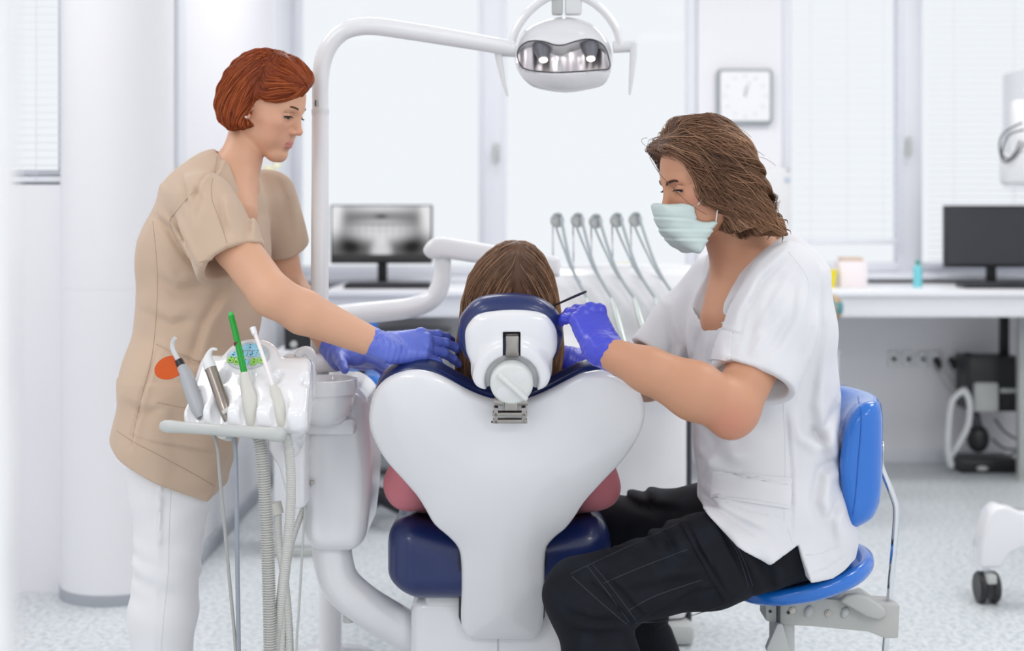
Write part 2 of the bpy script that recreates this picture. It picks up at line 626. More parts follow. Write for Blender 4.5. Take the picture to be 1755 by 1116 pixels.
PANE = pane_mat('window_glass', (0.985, 0.99, 0.995, 1), 0.0015)
def window(name, o_, mull, fw=0.05, yy=YB + 0.02, handle=(), sill=.17):
    """frame bars, one pane per light, sill"""
    w = struct(thing(name, ((o_[0] + o_[1]) / 2, yy, o_[2])))
    g = G()
    x0, x1, z0, z1 = o_
    g.box2((x0, yy, z0), (x0 + fw, yy + .07, z1), .006)
    g.box2((x1 - fw, yy, z0), (x1, yy + .07, z1), .006)
    g.box2((x0 + .002, yy + .003, z0 + .004), (x1 - .002, yy + .067, z0 + fw), .006)
    g.box2((x0 + .002, yy + .003, z1 - fw), (x1 - .002, yy + .067, z1 - .002), .006)
    edges = [x0 + fw]
    for a, b in mull:
        g.box2((a, yy - .015, z0), (b, yy + .08, z1), .008)
        g.box2((a + .022, yy - .024, z0), (b - .022, yy - .014, z1), .004)
        edges += [a, b]
    edges.append(x1 - fw)
    g.build('window_frame', M_FRAME, w)
    for i in range(0, len(edges), 2):
        G().box2((edges[i] - .005, yy + .03, z0 + fw - .01), (edges[i + 1] + .005, yy + .036, z1 - fw + .01)).build('window_pane', PANE, w, sharp=20)
    G().box2((x0 - .03, yy - sill, z0 - .025), (x1 + .03, yy + .03, z0 + .004), .006).build('window_sill', M_FRAME, w)
    for hx, hz in handle:
        h = G()
        h.box((hx, yy - .03, hz), (.03, .012, .09), .004)
        h.tube([(hx, yy - .03, hz + .02), (hx, yy - .06, hz + .02), (hx - .01, yy - .065, hz - .06)], .008, 8)
        h.build('window_handle', M_GREYP, w)
    return w
window('window_1', OA, [], yy=YC + .04, sill=.035)
window('window_2', OB, [(bx(820), bx(868))], handle=[(bx(851), bz(262))])
window('window_3', (OC[0], xs_[4], OC[2], OC[3]), [(bx(1540), bx(1582))], handle=[(bx(1555), bz(250))])

M_BLIND = mat('white_blind_slat', rgb(246, 248, 252), 0.5, translucent=0.55)
def blind(x0, x1, z0, z1, tilt, yy, label, pitch=.024, n_solid=0):
    b = thing('venetian_blind', ((x0 + x1) / 2, yy, z0), label, 'blind')
    G().box2((x0, yy - .02, z1 - .04), (x1, yy + .02, z1), .004).build('head_rail', M_FRAME, b)
    g = G()
    z = z0 + .03
    R = rot(tilt, 0, 0)
    while z < z1 - .05:
        g.box(((x0 + x1) / 2, yy, z), (x1 - x0 - .01, .018, .001), 0, R)
        z += pitch
    g.build('slats', M_BLIND, b, smooth=False)
    G().box2((x0, yy - .014, z0), (x1, yy + .014, z0 + .018), .003).build('bottom_rail', M_FRAME, b)
    g = G()
    for q in (.15, .5, .85):
        xx = x0 + (x1 - x0) * q
        g.tube([(xx, yy - .016, z0), (xx, yy - .016, z1)], .0012, 6)
    g.build('ladder_cord', M_FRAME, b)
    return b
blind(OA[0] + .03, OA[1] - .01, OA[2] + .01, ZT - .02, 6, YC + .018, 'white slatted blind over the small left window beside the round column')
blind(bx(1586), xs_[4] - .06, bz(455), ZT - .02, 12, YB - .03, 'white slatted blind at the right window above the dark monitor', pitch=.03)
blind(bx(1360), bx(1536), bz(418), ZT - .02, 8, YB - .03, 'white slatted blind at the window right of the wall clock', pitch=.04)

# skirting along the back wall under the desk
struct(G().box2((XC + .02, YB - .015, 0), (XR, YB, .07), .004).build('baseboard_back', M_FRAME, sharp=30))

# round column with a grey foot band and a fine joint
cx_, cy_ = -1.247, 4.505
g = G()
g.lathe([(.175, 0), (.175, bz(498, 4.33) - .002), (.1735, bz(498, 4.33)), (.175, bz(498, 4.33) + .002), (.175, ZC)], 144, None, (cx_, cy_, 0))
col = struct(g.build('column', M_WALL, sharp=5))
struct(G().lathe([(.179, 0), (.179, .032), (.177, .034), (.1745, .034)], 64, None, (cx_, cy_, 0)).build('trim_1', M_TRIM, sharp=40))
# half open door leaf standing close to the left of the viewer
dl = struct(G().box2((-.86, .84, 0.005), (-.305, .88, 2.08), .003).build('door_1', M_WHITE, sharp=30))

# ------------------------------------------------------------------ worktop along the windows
wt = thing('worktop', (bx(1300, 6.4), 6.4, .87), 'long white worktop running under the windows', 'worktop')
zt = .87
G().box2((bx(556, 6.05), 6.05, zt - .028), (XR - .02, YB - .02, zt), .005).build('board', M_DESK, wt)
G().box2((bx(556, 6.05), 6.07, zt - .115), (XR - .02, 6.09, zt - .028), .003).build('apron', M_DESK, wt)
for lx in (bx(562, 6.1), bx(1060, 6.1), bx(1840, 6.1)):
    G().box2((lx, 6.1, 0), (lx + .03, 6.6, zt - .03), .003).build('support_panel', M_DESK, wt)

def monitor(x0, x1, z0, z1, y, label, screen_mat, foot_z, vcol=None):
    t = thing('monitor', ((x0 + x1) / 2, y + .05, foot_z), label, 'monitor')
    G().box2((x0, y, z0), (x1, y + .045, z1), .006).build('bezel', M_BLACK, t)
    if vcol is None:
        G().box2((x0 + .008, y - .002, z0 + .018), (x1 - .008, y + .002, z1 - .008)).build('screen', screen_mat, t)
    else:
        nx, nz = 96, 54
        X, Z = np.meshgrid(np.linspace(x0 + .008, x1 - .008, nx), np.linspace(z0 + .016, z1 - .006, nz), indexing='ij')
        V = np.stack([X, np.full_like(X, y - .0025), Z], -1).reshape(-1, 3)
        i, j = np.meshgrid(np.arange(nx - 1), np.arange(nz - 1), indexing='ij')
        a = (i * nz + j).ravel()
        F = np.stack([a, a + nz, a + nz + 1, a + 1], 1)
        o = mesh_obj('screen', V, F, screen_mat, t, smooth=False)
        U, W = np.meshgrid(np.linspace(0, 1, nx), np.linspace(0, 1, nz), indexing='ij')
        c = vcol(U, W).ravel()
        ca = o.data.color_attributes.new('screen', 'FLOAT_COLOR', 'POINT')
        ca.data.foreach_set('color', np.stack([c, c, c * 1.02, np.ones_like(c)], 1).astype(np.float32).ravel())
    s = G()
    mx_ = (x0 + x1) / 2
    s.box2((mx_ - .022, y + .045, foot_z), (mx_ + .022, y + .075, z0 + .12), .006)
    s.build('stand', M_BLACK, t)
    G().lathe([(.11, 0), (.11, .006), (.10, .012), (.03, .014), (0, .014)], 32, None, (mx_, y + .06, foot_z)).build('stand_foot', M_BLACK, t)
    return t
# panoramic dental x-ray: bright arch of teeth on grey, dark corners
def xray(U, W):
    x, z = (U - .5) * 2, (W - .5) * 2
    def gs(cx, cz, sx, sz, p=1): return np.exp(-(((x - cx) / sx) ** 2 + ((z - cz) / sz) ** 2) ** p)
    c = .22 + .62 * gs(0, .08, .72, .42, 1.6) + .6 * gs(0, -.72, .22, .5, 2) + .8 * (gs(-1.0, .6, .22, .8, 1.5) + gs(1.0, .6, .22, .8, 1.5)) + .6 * gs(0, .95, .9, .22)
    c -= .35 * gs(0, .3, .5, .05) + .3 * gs(0, .62, .12, .08) + .2 * gs(0, .1, .6, .03)
    c += .06 * np.sin(x * 46) * gs(0, .1, .6, .25, 2)
    c -= .22 * (gs(-.62, -.45, .28, .45) + gs(.62, -.45, .28, .45))
    c = np.where(W < .1, .07, c)
    return np.clip(c, .03, 1)
M_XR = bpy.data.materials.new('xray_screen'); M_XR.use_nodes = True
_n = M_XR.node_tree; _n.nodes.remove(_n.nodes['Principled BSDF'])
_a = _n.nodes.new('ShaderNodeVertexColor'); _a.layer_name = 'screen'
_e = _n.nodes.new('ShaderNodeEmission'); _e.inputs[1].default_value = .85
_n.links.new(_a.outputs[0], _e.inputs[0]); _n.links.new(_e.outputs[0], _n.nodes['Material Output'].inputs[0])
M_SCR = mat('dark_screen', rgb(52, 52, 58), 0.35)
dm = 6.45
monitor(bx(566, dm), bx(741, dm), bz(452, dm), bz(351, dm), dm, 'monitor showing a dental x-ray of the jaws', M_XR, zt, xray)
monitor(bx(1620, dm), bx(1792, dm), bz(459, dm), bz(352, dm), dm, 'dark switched off monitor at the right end of the worktop', M_SCR, zt)

def keyboard(x0, x1, y0, y1, label):
    k = thing('keyboard', ((x0 + x1) / 2, (y0 + y1) / 2, zt), label, 'keyboard')
    g = G(); g.box2((x0, y0, zt), (x1, y1, zt + .018), .004)
    g.build('base', M_BLACK, k)
    g = G()
    nk, nr = 17, 5
    for i in range(nk):
        for j in range(nr):
            w, h = (x1 - x0 - .02) / nk, (y1 - y0 - .02) / nr
            g.box((x0 + .01 + w * (i + .5), y0 + .01 + h * (j + .5), zt + .021), (w * .82, h * .82, .008), .002, None, 1)
    g.build('keys', M_DARK, k)
keyboard(bx(592, 6.25), bx(740, 6.25), 6.18, 6.32, 'black keyboard in front of the x-ray monitor')
keyboard(bx(1642, 6.3), bx(1800, 6.3), 6.2, 6.34, 'black keyboard in front of the dark monitor')

# wall clock, square with rounded corners
clk = thing('wall_clock', (bx(1275), YB, bz(213)), 'square white wall clock with a grey frame on the pier between windows', 'clock')
def rrect(w, h, r, n=6):
    out = []
    for cx, cz, a0 in ((w - r, h - r, 0), (-w + r, h - r, 90), (-w + r, -h + r, 180), (w - r, -h + r, 270)):
        for i in range(n + 1):
            a = math.radians(a0 + 90 * i / n)
            out.append((cx + r * math.cos(a), cz + r * math.sin(a)))
    return out
cc = np.array((bx(1275), YB - .035, bz(166)))
hw = (bx(1322) - bx(1228)) / 2
G().prism(rrect(hw, hw, .018), .033, None, cc, .006).build('clock_frame', mat('clock_grey', rgb(150, 158, 160), .4), clk)
G().prism(rrect(hw - .014, hw - .014, .012), .006, None, cc + (0, -.002, 0)).build('clock_face', M_WHITE, clk)
M_TICK = mat('clock_tick_grey', rgb(190, 194, 200), .5)
for i in range(12):
    a = math.radians(30 * i)
    G().box(cc + (math.sin(a) * .098, -.003, math.cos(a) * .098), (.005, .002, .014), 0, rot(0, math.degrees(a), 0)).build('hour_mark', M_TICK, clk)
for a, l, w in ((2, .045, .005), (14, .07, .004)):
    ar = math.radians(a)
    G().box(cc + (math.sin(ar) * l / 2, -.005, math.cos(ar) * l / 2), (w, .002, l), 0, rot(0, a, 0)).build('hand', M_TICK, clk)

# small notice board / white box low on the pier, partly hidden by the man's hair
nb = thing('wall_box', (bx(1330), YB, bz(420)), 'pale control box fixed to the pier below the clock', 'box')
G().box2((bx(1303), YB - .04, bz(425)), (bx(1354), YB, bz(288)), .008).build('housing', M_MATTE, nb)
G().box((bx(1346), YB - .045, bz(308)), (.02, .012, .02), .003).build('button', mat('pale_blue_button', rgb(190, 205, 225), .4), nb)
G().box((bx(1348), YB - .043, bz(291)), (.018, .01, .012), .003).build('indicator', M_GREYP, nb)

# things standing on the worktop
def canister(name, px, py0, py1, r, d, m, label, cat, capm=None):
    t = thing(name, (bx(px, d), d, zt), label, cat)
    h = bz(py0, d) - zt
    G().lathe([(r * .96, 0), (r, .006), (r, h * .7), (r * .55, h * .78), (r * .5, h * .8)], 28, None, (bx(px, d), d, zt)).build('body', m, t)
    G().lathe([(r * .5, h * .79), (r * .5, h * .95), (r * .3, h), (0, h)], 20, None, (bx(px, d), d, zt)).build('cap', capm or m, t)
    return t
canister('bottle', 1573, 445, 487, .02, 6.3, mat('turquoise_plastic', rgb(120, 205, 215), .3), 'small turquoise bottle on the worktop left of the dark monitor', 'bottle', mat('teal_cap', rgb(70, 150, 140), .4))
yb = thing('sharps_tub', (bx(1420, 6.3), 6.3, zt), 'bright yellow tub on the worktop behind the seated man', 'tub')
h_ = bz(462, 6.3) - zt
G().lathe([(.028, 0), (.036, h_ * .8), (.038, h_ * .8), (.038, h_), (.03, h_), (.03, h_ * .85), (0, h_ * .85)], 28, None, (bx(1420, 6.3), 6.3, zt)).build('tub_body', mat('yellow_plastic', rgb(238, 222, 30), .35), yb)
tb = thing('tissue_box', (bx(1455, 6.35), 6.4, zt), 'pale pinkish box with a tan top under the clock side window', 'box')
G().box2((bx(1435, 6.35), 6.3, zt), (bx(1482, 6.35), 6.42, bz(447, 6.35)), .004).build('box_body', mat('pale_card', rgb(240, 232, 234), .6), tb)
G().box2((bx(1441, 6.35), 6.31, bz(447, 6.35)), (bx(1476, 6.35), 6.41, bz(441, 6.35)), .003).build('box_lid', mat('tan_card', rgb(214, 190, 170), .6), tb)
# globe on a stand, lower than the worktop, on a small side table in front of it
gl = thing('globe', (bx(1425, 5.88), 5.88, .62), 'teal and tan desk globe half hidden behind the seated man', 'globe')
gc = np.array((bx(1420, 5.88), 5.88, bz(528, 5.88)))
G().ell(gc, .06, None, 32).build('ball', mat('globe_print', rgb(60, 150, 160), .35, var=(22, rgb(205, 160, 110), .5, .56)), gl)
G().lathe([(.05, 0), (.05, .008), (.012, .016), (.008, gc[2] - .058 - .62)], 24, None, (gc[0], 5.88, .62)).build('stand', M_GREYP, gl)
st_ = thing('side_table', (bx(1390, 5.88), 5.88, 0), 'small white side table behind the seated man carrying the globe', 'table')
G().box2((bx(1330, 5.88), 5.78, .6), (bx(1428, 5.88), 6.0, .62), .004).build('tabletop', M_DESK, st_)
for lx in (bx(1335, 5.88), bx(1423, 5.88)):
    for ly in (5.79, 5.99):
        G().box2((lx - .01, ly - .01, 0), (lx + .01, ly + .01, .6), .002).build('leg', M_DESK, st_)

# three yellow cups near the hoses
for i, px in enumerate((1056, 1068, 1082)):
    t = tag(G().lathe([(.012, 0), (.016, .036), (.014, .036), (.011, .004), (0, .004)], 20, None, (bx(px, 6.3), 6.3 + .03 * i, zt + .07)).build('dropper_cap', mat('pale_yellow', rgb(240, 232, 120), .4)),
            ('leftmost', 'middle', 'rightmost')[i] + ' of the three small yellow cups behind the instrument hoses', 'cup', 'yellow cups on the stand')
t = thing('cup_stand', (bx(1069, 6.3), 6.33, zt), 'low white block carrying three yellow cups on the worktop', 'stand')
G().box2((bx(1040, 6.3), 6.25, zt), (bx(1100, 6.3), 6.41, zt + .07), .005).build('block', M_DESK, t)

# flower sprig in a small vase fixed to the side wall, seen just past the assistant's chin
fx_, fy_, fz_ = -1.04, 6.15, 1.27
fl = thing('flower_vase', (XC, fy_, fz_), 'slim white wall vase with pale yellow flowers behind the standing woman', 'vase')
G().lathe([(0, 0), (.016, .004), (.022, .03), (.014, .09), (.016, .105), (.013, .105), (.011, .09), (0, .02)], 24, None, (fx_, fy_, fz_)).build('vase_body', M_PLASTIC, fl)
G().box2((XC, fy_ - .012, fz_ + .01), (fx_ - .015, fy_ + .012, fz_ + .05), .002).build('wall_clip', M_FRAME, fl)
M_STEM = mat('flower_stem', rgb(205, 215, 175), .6)
M_PET = mat('pale_yellow_petal', rgb(248, 243, 205), .6)
rr_ = random.Random(3)
for i in range(4):
    p1 = np.array((fx_ + rr_.uniform(-.02, .05), fy_ + rr_.uniform(-.03, .03), bz(292 + rr_.uniform(-10, 16), 6.15)))
    G().tube([(fx_, fy_, fz_ + .08), (fx_ + .004, fy_, fz_ + .12), p1], .0015, 6, 4).build('stem', M_STEM, fl)
    q = G()
    for k in range(6):
        a = k * 1.047
        q.ell(p1 + np.array((math.cos(a) * .009, math.sin(a) * .005, math.sin(a) * .009)), (.007, .003, .007), None, 8)
    q.ell(p1, .005, None, 8)
    q.build('blossom', M_PET, fl)

# wall sockets, plugs and leads under the worktop
wy = YB - .001
for i, px in enumerate((1531, 1556, 1581)):
    s = thing('wall_socket', (bx(px), wy, bz(625)), ('leftmost', 'middle', 'rightmost')[i] + ' of the three empty white sockets on the wall under the worktop', 'socket', 'wall sockets')
    G().box((bx(px), wy - .006, bz(615)), (.055, .012, .075), .006).build('face_plate', M_MATTE, s)
    G().lathe([(.018, 0), (.018, .004), (.012, .004), (.012, -.004), (0, -.004)], 20, align((0, -1, 0)), (bx(px), wy - .012, bz(615))).build('socket_well', M_MATTE, s)
cabs = []
for i, (px, mid) in enumerate(((1603, [(1612, 640), (1630, 665), (1648, 668)]), (1629, [(1632, 640), (1642, 655), (1652, 668)]))):
    s = thing('power_plug', (bx(px), wy, bz(625)), ('left' if i == 0 else 'right') + ' black plug with a grey lead in the wall socket under the worktop', 'plug', 'plugs')
    G().box((bx(px), wy - .006, bz(615)), (.055, .012, .075), .006).build('face_plate', M_MATTE, s)
    G().tube([(bx(px), wy - .012, bz(617)), (bx(px), wy - .04, bz(620)), (bx(px + 2), wy - .05, bz(632))], [.017, .017, .009], 14, 4, 'round').build('plug_body', M_BLACK, s)
    G().tube([(bx(px + 2), wy - .05, bz(630))] + [(bx(a), wy - .08, bz(b)) for a, b in mid], .008, 10, 6).build('lead', M_HOSE, s)

# dark equipment hung under the worktop's right end
hu = thing('suction_unit', (bx(1700, 6.62), 6.62, 0), 'black equipment cabinet with a grey door hung under the right worktop', 'equipment')
dq = 6.55
G().box2((bx(1660, dq), dq, bz(706, dq)), (bx(1752, dq), dq + .2, bz(612, dq)), .012).build('casing', M_BLACK, hu)
G().box2((bx(1668, dq), dq - .02, bz(706, dq)), (bx(1710, dq), dq + .02, bz(655, dq)), .012).build('grey_door', M_GREYP, hu)
G().box2((bx(1714, dq), dq - .008, bz(673, dq)), (bx(1747, dq), dq + .01, bz(666, dq)), .002).build('label_strip', M_GREYP, hu)
G().box2((bx(1741, dq), dq - .012, bz(702, dq)), (bx(1748, dq), dq + .01, bz(690, dq)), .003).build('red_switch', mat('red_switch', rgb(190, 50, 40), .4), hu)
G().ell((bx(1665, dq), dq + .05, bz(612, dq)), (.025, .03, .018), None, 14).build('top_knob', M_BLACK, hu)
g = G(); g.box2((bx(1728, dq), dq + .1, bz(615, dq)), (bx(1743, dq), dq + .13, zt - .03), .003)
for k in range(8):
    g.box((bx(1735.5, dq), dq + .095, bz(605 - k * 7.5, dq)), (.02, .012, .006))
g.build('hanging_rail', M_BLACK, hu)
G().ell((bx(1681, dq), dq + .04, bz(754, dq)), (.052, .05, .066), None, 24).build('motor_housing', M_BLACK, hu)
G().tube([(bx(1681, dq), dq + .04, bz(735, dq)), (bx(1675, dq), dq + .05, bz(704, dq))], .022, 12).build('neck_pipe', M_DARK, hu)
G().box2((bx(1646, dq), dq, .0), (bx(1746, dq), dq + .18, bz(787, dq)), .012).build('floor_tray', M_BLACK, hu)
G().ell((bx(1682, dq), dq - .012, bz(806, dq) + .01), (.028, .016, .012), None, 12).build('foot_switch', M_GREYP, hu)
tp = thing('support_post', (bx(1752, 6.5), 6.5, 0), 'grey steel post under the right end of the worktop', 'post')
G().box2((bx(1745, 6.4), 6.38, 0.01), (bx(1762, 6.4), 6.43, zt - .03), .004).build('post_tube', M_GREYP, tp)
G().box2((bx(1740, 6.4), 6.35, 0), (bx(1767, 6.4), 6.46, .012), .003).build('post_foot', M_GREYP, tp)
# coiled white hose hanging beside it
ch = thing('coiled_hose', (bx(1645, 6.5), 6.45, 0), 'white ribbed hose hanging in a loop beside the black equipment', 'hose')
for q in ([(1652, 668), (1634, 690), (1630, 740), (1632, 780), (1640, 806)], [(1652, 668), (1664, 690), (1664, 730), (1650, 765), (1636, 790)]):
    pp, rr = hose([(bx(a, 6.45), 6.45 + .02 * k, bz(b, 6.45)) for k, (a, b) in enumerate(q)], .016, .018, .005, 10)
    G().tube(pp, rr, 10).build('hose_loop', M_MATTE, ch)
for i, q in enumerate(([(1705, 718), (1722, 740), (1748, 756), (1760, 758)], [(1700, 752), (1720, 768), (1745, 770), (1760, 768)], [(1690, 780), (1715, 790), (1735, 778), (1750, 770)])):
    tag(G().tube([(bx(a, 6.7), 6.7, bz(b, 6.7)) for a, b in q], .005, 8, 8).build('cable', M_DARK), ('uppermost', 'middle', 'lowest')[i] + ' of the loose dark cables under the right worktop', 'cable', 'loose cables')

# radiator-like grey clutter under the left worktop
ub = thing('under_desk_bin', (bx(720, 6.5), 6.45, 0), 'grey storage unit under the worktop behind the patient', 'storage')
G().box2((bx(640, 6.5), 6.5, .02), (bx(770, 6.5), 6.75, .66), .01).build('unit_body', mat('mid_grey_laminate', rgb(168, 170, 172), .5), ub)
for i in range(3):
    z0 = .04 + i * .205
    f = G().box2((bx(645, 6.5), 6.485, z0), (bx(765, 6.5), 6.5, z0 + .195), .004).build('drawer', mat('pale_grey_laminate', rgb(186, 188, 190), .5), ub)
    G().box2((bx(690, 6.5), 6.47, z0 + .15), (bx(720, 6.5), 6.486, z0 + .162), .003).build('drawer_handle', M_DARK, f)

# blue office chairs at the worktop
def desk_chair(x, y, zs, label, zb0, zb1, bw=.2, ang=0):
    t = thing('desk_chair', (x, y, 0), label, 'chair')
    G().box((x, y, zs), (.42, .42, .06), .028, None, 4).build('seat', M_BLUEV, t)
    G().box((x, y - .19, (zb0 + zb1) / 2), (bw * 2, .06, zb1 - zb0), .029, None, 4).build('backrest', M_BLUEV, t)
    G().tube([(x, y - .12, zs - .03), (x, y - .25, zs - .02), (x, y - .235, zb0 + .12)], .014, 10, 4).build('back_bar', M_BLACK, t)
    G().tube([(x, y, .1), (x, y, zs - .02)], .025, 14).build('gas_lift', M_BLACK, t)
    for k in range(5):
        a = k * 1.2566 + .3
        l = G().tube([(x, y, .11), (x + math.cos(a) * .26, y + math.sin(a) * .26, .075)], [.026, .016], 10).build('leg', M_BLACK, t)
        G().tube([(x + math.cos(a) * .26 - .011, y + math.sin(a) * .26, .0285), (x + math.cos(a) * .26 + .011, y + math.sin(a) * .26, .0285)], .028, 14).build('caster', M_BLACK, l)
desk_chair(bx(628, 5.45), 5.55, bz(652, 5.45), 'blue desk chair pushed to the worktop in front of the x-ray monitor', bz(612, 5.36), bz(520, 5.36), .05)

# dark gadget seen between the standing woman's arm and the tray
dg = thing('dark_display', (bx(505, 5.0), 5.0, .62), 'small black device with a pale knob beyond the woman\'s forearm', 'device')
G().box2((bx(487, 5.0), 5.0, bz(600, 5.0)), (bx(545, 5.0), 5.06, bz(530, 5.0)), .006).build('casing', M_BLACK, dg)
G().lathe([(.012, 0), (.012, .014), (.009, .018), (0, .018)], 18, align((0, -1, 0)), (bx(504, 5.0), 5.0, bz(590, 5.0))).build('knob', M_GREYP, dg)
ds = thing('equipment_stand', (bx(505, 5.0), 5.1, 0), 'white pedestal stand under the small black device', 'stand')
G().box2((bx(470, 5.0), 4.98, .03), (bx(560, 5.0), 5.2, bz(600, 5.0)), .008).build('pedestal', M_DESK, ds)
G().box2((bx(465, 5.0), 4.96, 0), (bx(565, 5.0), 5.22, .03), .006).build('foot_plate', M_GREYP, ds)

# wall arm with x-ray head and its lead at the right edge
xr = thing('wall_xray_arm', (bx(1760, 5.9), 5.95, bz(314, 5.9)), 'white x-ray arm with dark loose cables at the right edge', 'x-ray machine')
G().box2((bx(1726, 5.9), 5.9, bz(314, 5.9)), (bx(1850, 5.9), 6.0, bz(262, 5.9)), .01).build('shelf_box', M_MATTE, xr)
G().box2((bx(1742, 5.9), 5.92, bz(262, 5.9)), (bx(1850, 5.9), 5.99, bz(170, 5.9)), .015).build('arm', M_WHITE, xr)
G().box2((bx(1850, 5.9), 5.9, bz(314, 5.9)), (bx(1900, 5.9), YB, bz(90, 5.9)), .01).build('wall_bracket', M_WHITE, xr)
for q in ([(1752, 210), (1722, 228), (1716, 252), (1726, 278), (1745, 262), (1756, 240)], [(1756, 222), (1730, 232), (1720, 262), (1735, 276)], [(1756, 244), (1742, 268), (1728, 278)]):
    G().tube([(bx(a, 5.85), 5.85 + .01 * k, bz(b, 5.85)) for k, (a, b) in enumerate(q)], .004, 8, 8).build('cable', M_DARK, xr)

# mobile cart leg with caster, bottom right
ct = thing('mobile_cart', (1.62, 4.42, 0), 'white foot of a wheeled cart with a black caster at the right edge', 'cart')
dl_ = 4.36
def cp(px, py): return (bx(px, dl_), bz(py, dl_))
poly = [cp(1676, 972), cp(1678, 930), cp(1694, 880), cp(1708, 866), cp(1725, 866), cp(1745, 876), cp(1930, 890), cp(1930, 940), cp(1748, 938), cp(1730, 945), cp(1712, 972)]
G().prism(poly[::-1], .09, None, (0, dl_ - .02, 0), .012, 4).build('cart_leg', M_PLASTIC, ct)
cs = G().tube([(bx(1694, dl_), dl_ + .02, .115), (bx(1694, dl_), dl_ + .02, .07)], .012, 12).build('caster', M_CHROME, ct)
wx, wz = bx(1695, dl_), .048
for s in (-1, 1):
    G().lathe([(.012, -.011), (.043, -.012), (.048, -.006), (.048, .006), (.043, .012), (.012, .011)], 28, rot(0, 90, 0), (wx + s * .02, dl_ + .02, wz)).build('wheel', M_BLACK, cs)
G().box((wx, dl_ - .012, wz + .035), (.03, .04, .03), .006).build('caster_fork', M_GREYP, cs)
G().box2((bx(1800, dl_) + .2, dl_ - .05, .12), (bx(1800, dl_) + .6, dl_ + .4, .6), .02).build('cart_body', M_PLASTIC, ct)
G().box2((bx(1800, dl_) + .3, dl_ + .02, 0), (bx(1800, dl_) + .34, dl_ + .06, .12), .01).build('rear_caster', M_BLACK, ct)

# another rolling stool further back, only a wheel shows past the man
rs = thing('rolling_stool', (bx(1385, 5.55), 5.55, 0), 'low stool behind the seated man with one wheel showing', 'stool')
sx_, sy_ = bx(1388, 5.55), 5.55
G().lathe([(.05, 0), (.17, .01), (.175, .04), (.15, .06), (0, .065)], 32, None, (sx_, sy_, .46)).build('seat', M_BLUEV, rs)
G().tube([(sx_, sy_, .1), (sx_, sy_, .47)], .022, 14).build('gas_lift', M_CHROME, rs)
for k in range(5):
    a = k * 1.2566 - .25
    ex, ey = sx_ + math.cos(a) * .14, sy_ + math.sin(a) * .14
    l = G().tube([(sx_, sy_, .12), (ex, ey, .085)], [.024, .014], 10).build('leg', M_WHITE, rs)
    for s in (-1, 1):
        G().lathe([(.008, -.008), (.026, -.008), (.03, 0), (.026, .008), (.008, .008)], 20, rot(0, 90, 0), (ex + s * .013, ey, .03)).build('wheel', M_BLACK, l)
    G().tube([(ex, ey, .085), (ex, ey, .03)], .006, 8).build('caster_stem', M_DARK, l)
# ------------------------------------------------------------------ dental chair
def plane_frame(o, u, v):
    u, v = unit(u), unit(v)
    return np.asarray(o, float), u, v, np.cross(u, v)
def ray_to_plane(px, py, fr):
    o, u, v, n = fr
    d = np.array(((px - 877.5) / FPX, 1.0, (HOR - py) / FPX))
    c = np.array((0, 0, CAM_H))
    t = ((o - c) @ n) / (d @ n)
    q = c + d * t - o
    return q @ u, q @ v
def local(p, fr):
    q = p - fr[0]
    return q @ fr[1], q @ fr[2], q @ fr[3]
def world(a, fr):
    return fr[0] + a[0] * fr[1] + a[1] * fr[2] + a[2] * fr[3]
def spl(poly, k=5):
    """closed smooth polygon"""
    p = np.asarray(poly, float)
    n = len(p); out = []
    for i in range(n):
        p0, p1, p2, p3 = p[i - 1], p[i], p[(i + 1) % n], p[(i + 2) % n]
        for j in range(k):
            t = j / k
            out.append(0.5 * (2 * p1 + (p2 - p0) * t + (2 * p0 - 5 * p1 + 4 * p2 - p3) * t * t + (3 * p1 - p0 - 3 * p2 + p3) * t ** 3))
    return np.array(out)

BT, BB = P(867, 635, 2.73), P(867, 1090, 2.98)
bfr = plane_frame((BT + BB) / 2, (1, 0, 0), BT - BB)
half = [(873, 690), (842, 687), (808, 674), (778, 658), (748, 644), (716, 638), (686, 643), (658, 658), (640, 680), (632, 712), (633, 738), (644, 766), (662, 794), (690, 824), (714, 850), (728, 872), (744, 898), (768, 918), (784, 936), (790, 960), (791, 1010), (790, 1062), (796, 1082), (812, 1091), (862, 1092),
        (912, 1091), (926, 1082), (931, 1062), (933, 1010), (935, 945), (948, 922), (970, 904), (986, 884), (1002, 860), (1034, 826), (1064, 796), (1088, 765), (1102, 736), (1106, 706), (1096, 676), (1076, 654), (1042, 640), (1004, 642), (972, 655), (940, 671), (906, 686)]
bpoly = spl([ray_to_plane(a, b, bfr) for a, b in half], 3)
dc = thing('dental_chair', (bfr[0][0], 3.15, 0), 'dental chair with a white back shell, navy cushions and a round headrest knob', 'dental chair')
def f_shell(p):
    u, v, n = local(p, bfr)
    n = n + .22 * u * u
    d2 = sd_poly(np.stack([u, v], 1), bpoly)
    h = .012 + .02 * (1 - np.exp(np.minimum(d2, 0) / .05))
    # shallow valley below the neck notch
    n = n + .010 * np.exp(-((u / .10) ** 2 + ((v - .19) / .07) ** 2))
    return ext2(d2, n, h, .010) * .9
lo, hi = np.array((-.36, -.33, -.09)), np.array((.33, .31, .07))
def wbounds(fr, lo, hi):
    c = np.array([world((x, y, z), fr) for x in (lo[0], hi[0]) for y in (lo[1], hi[1]) for z in (lo[2], hi[2])])
    return c.min(0), c.max(0)
l_, h_ = wbounds(bfr, lo, hi)
sdf_obj('backrest_shell', f_shell, l_, h_, .0042, M_PLASTIC, dc, proj=3, band=.05)
def f_cush(p):
    u, v, n = local(p, bfr)
    n = n + .22 * u * u + .047
    d2 = sd_poly(np.stack([u, v], 1), bpoly) + .004
    d2 = np.maximum(d2, -(v + .16))
    return ext2(d2, n, .03, .022) * .9
l_, h_ = wbounds(bfr, lo, hi)
sdf_obj('backrest_cushion', f_cush, l_, h_, .006, M_NAVY, dc, band=.06)
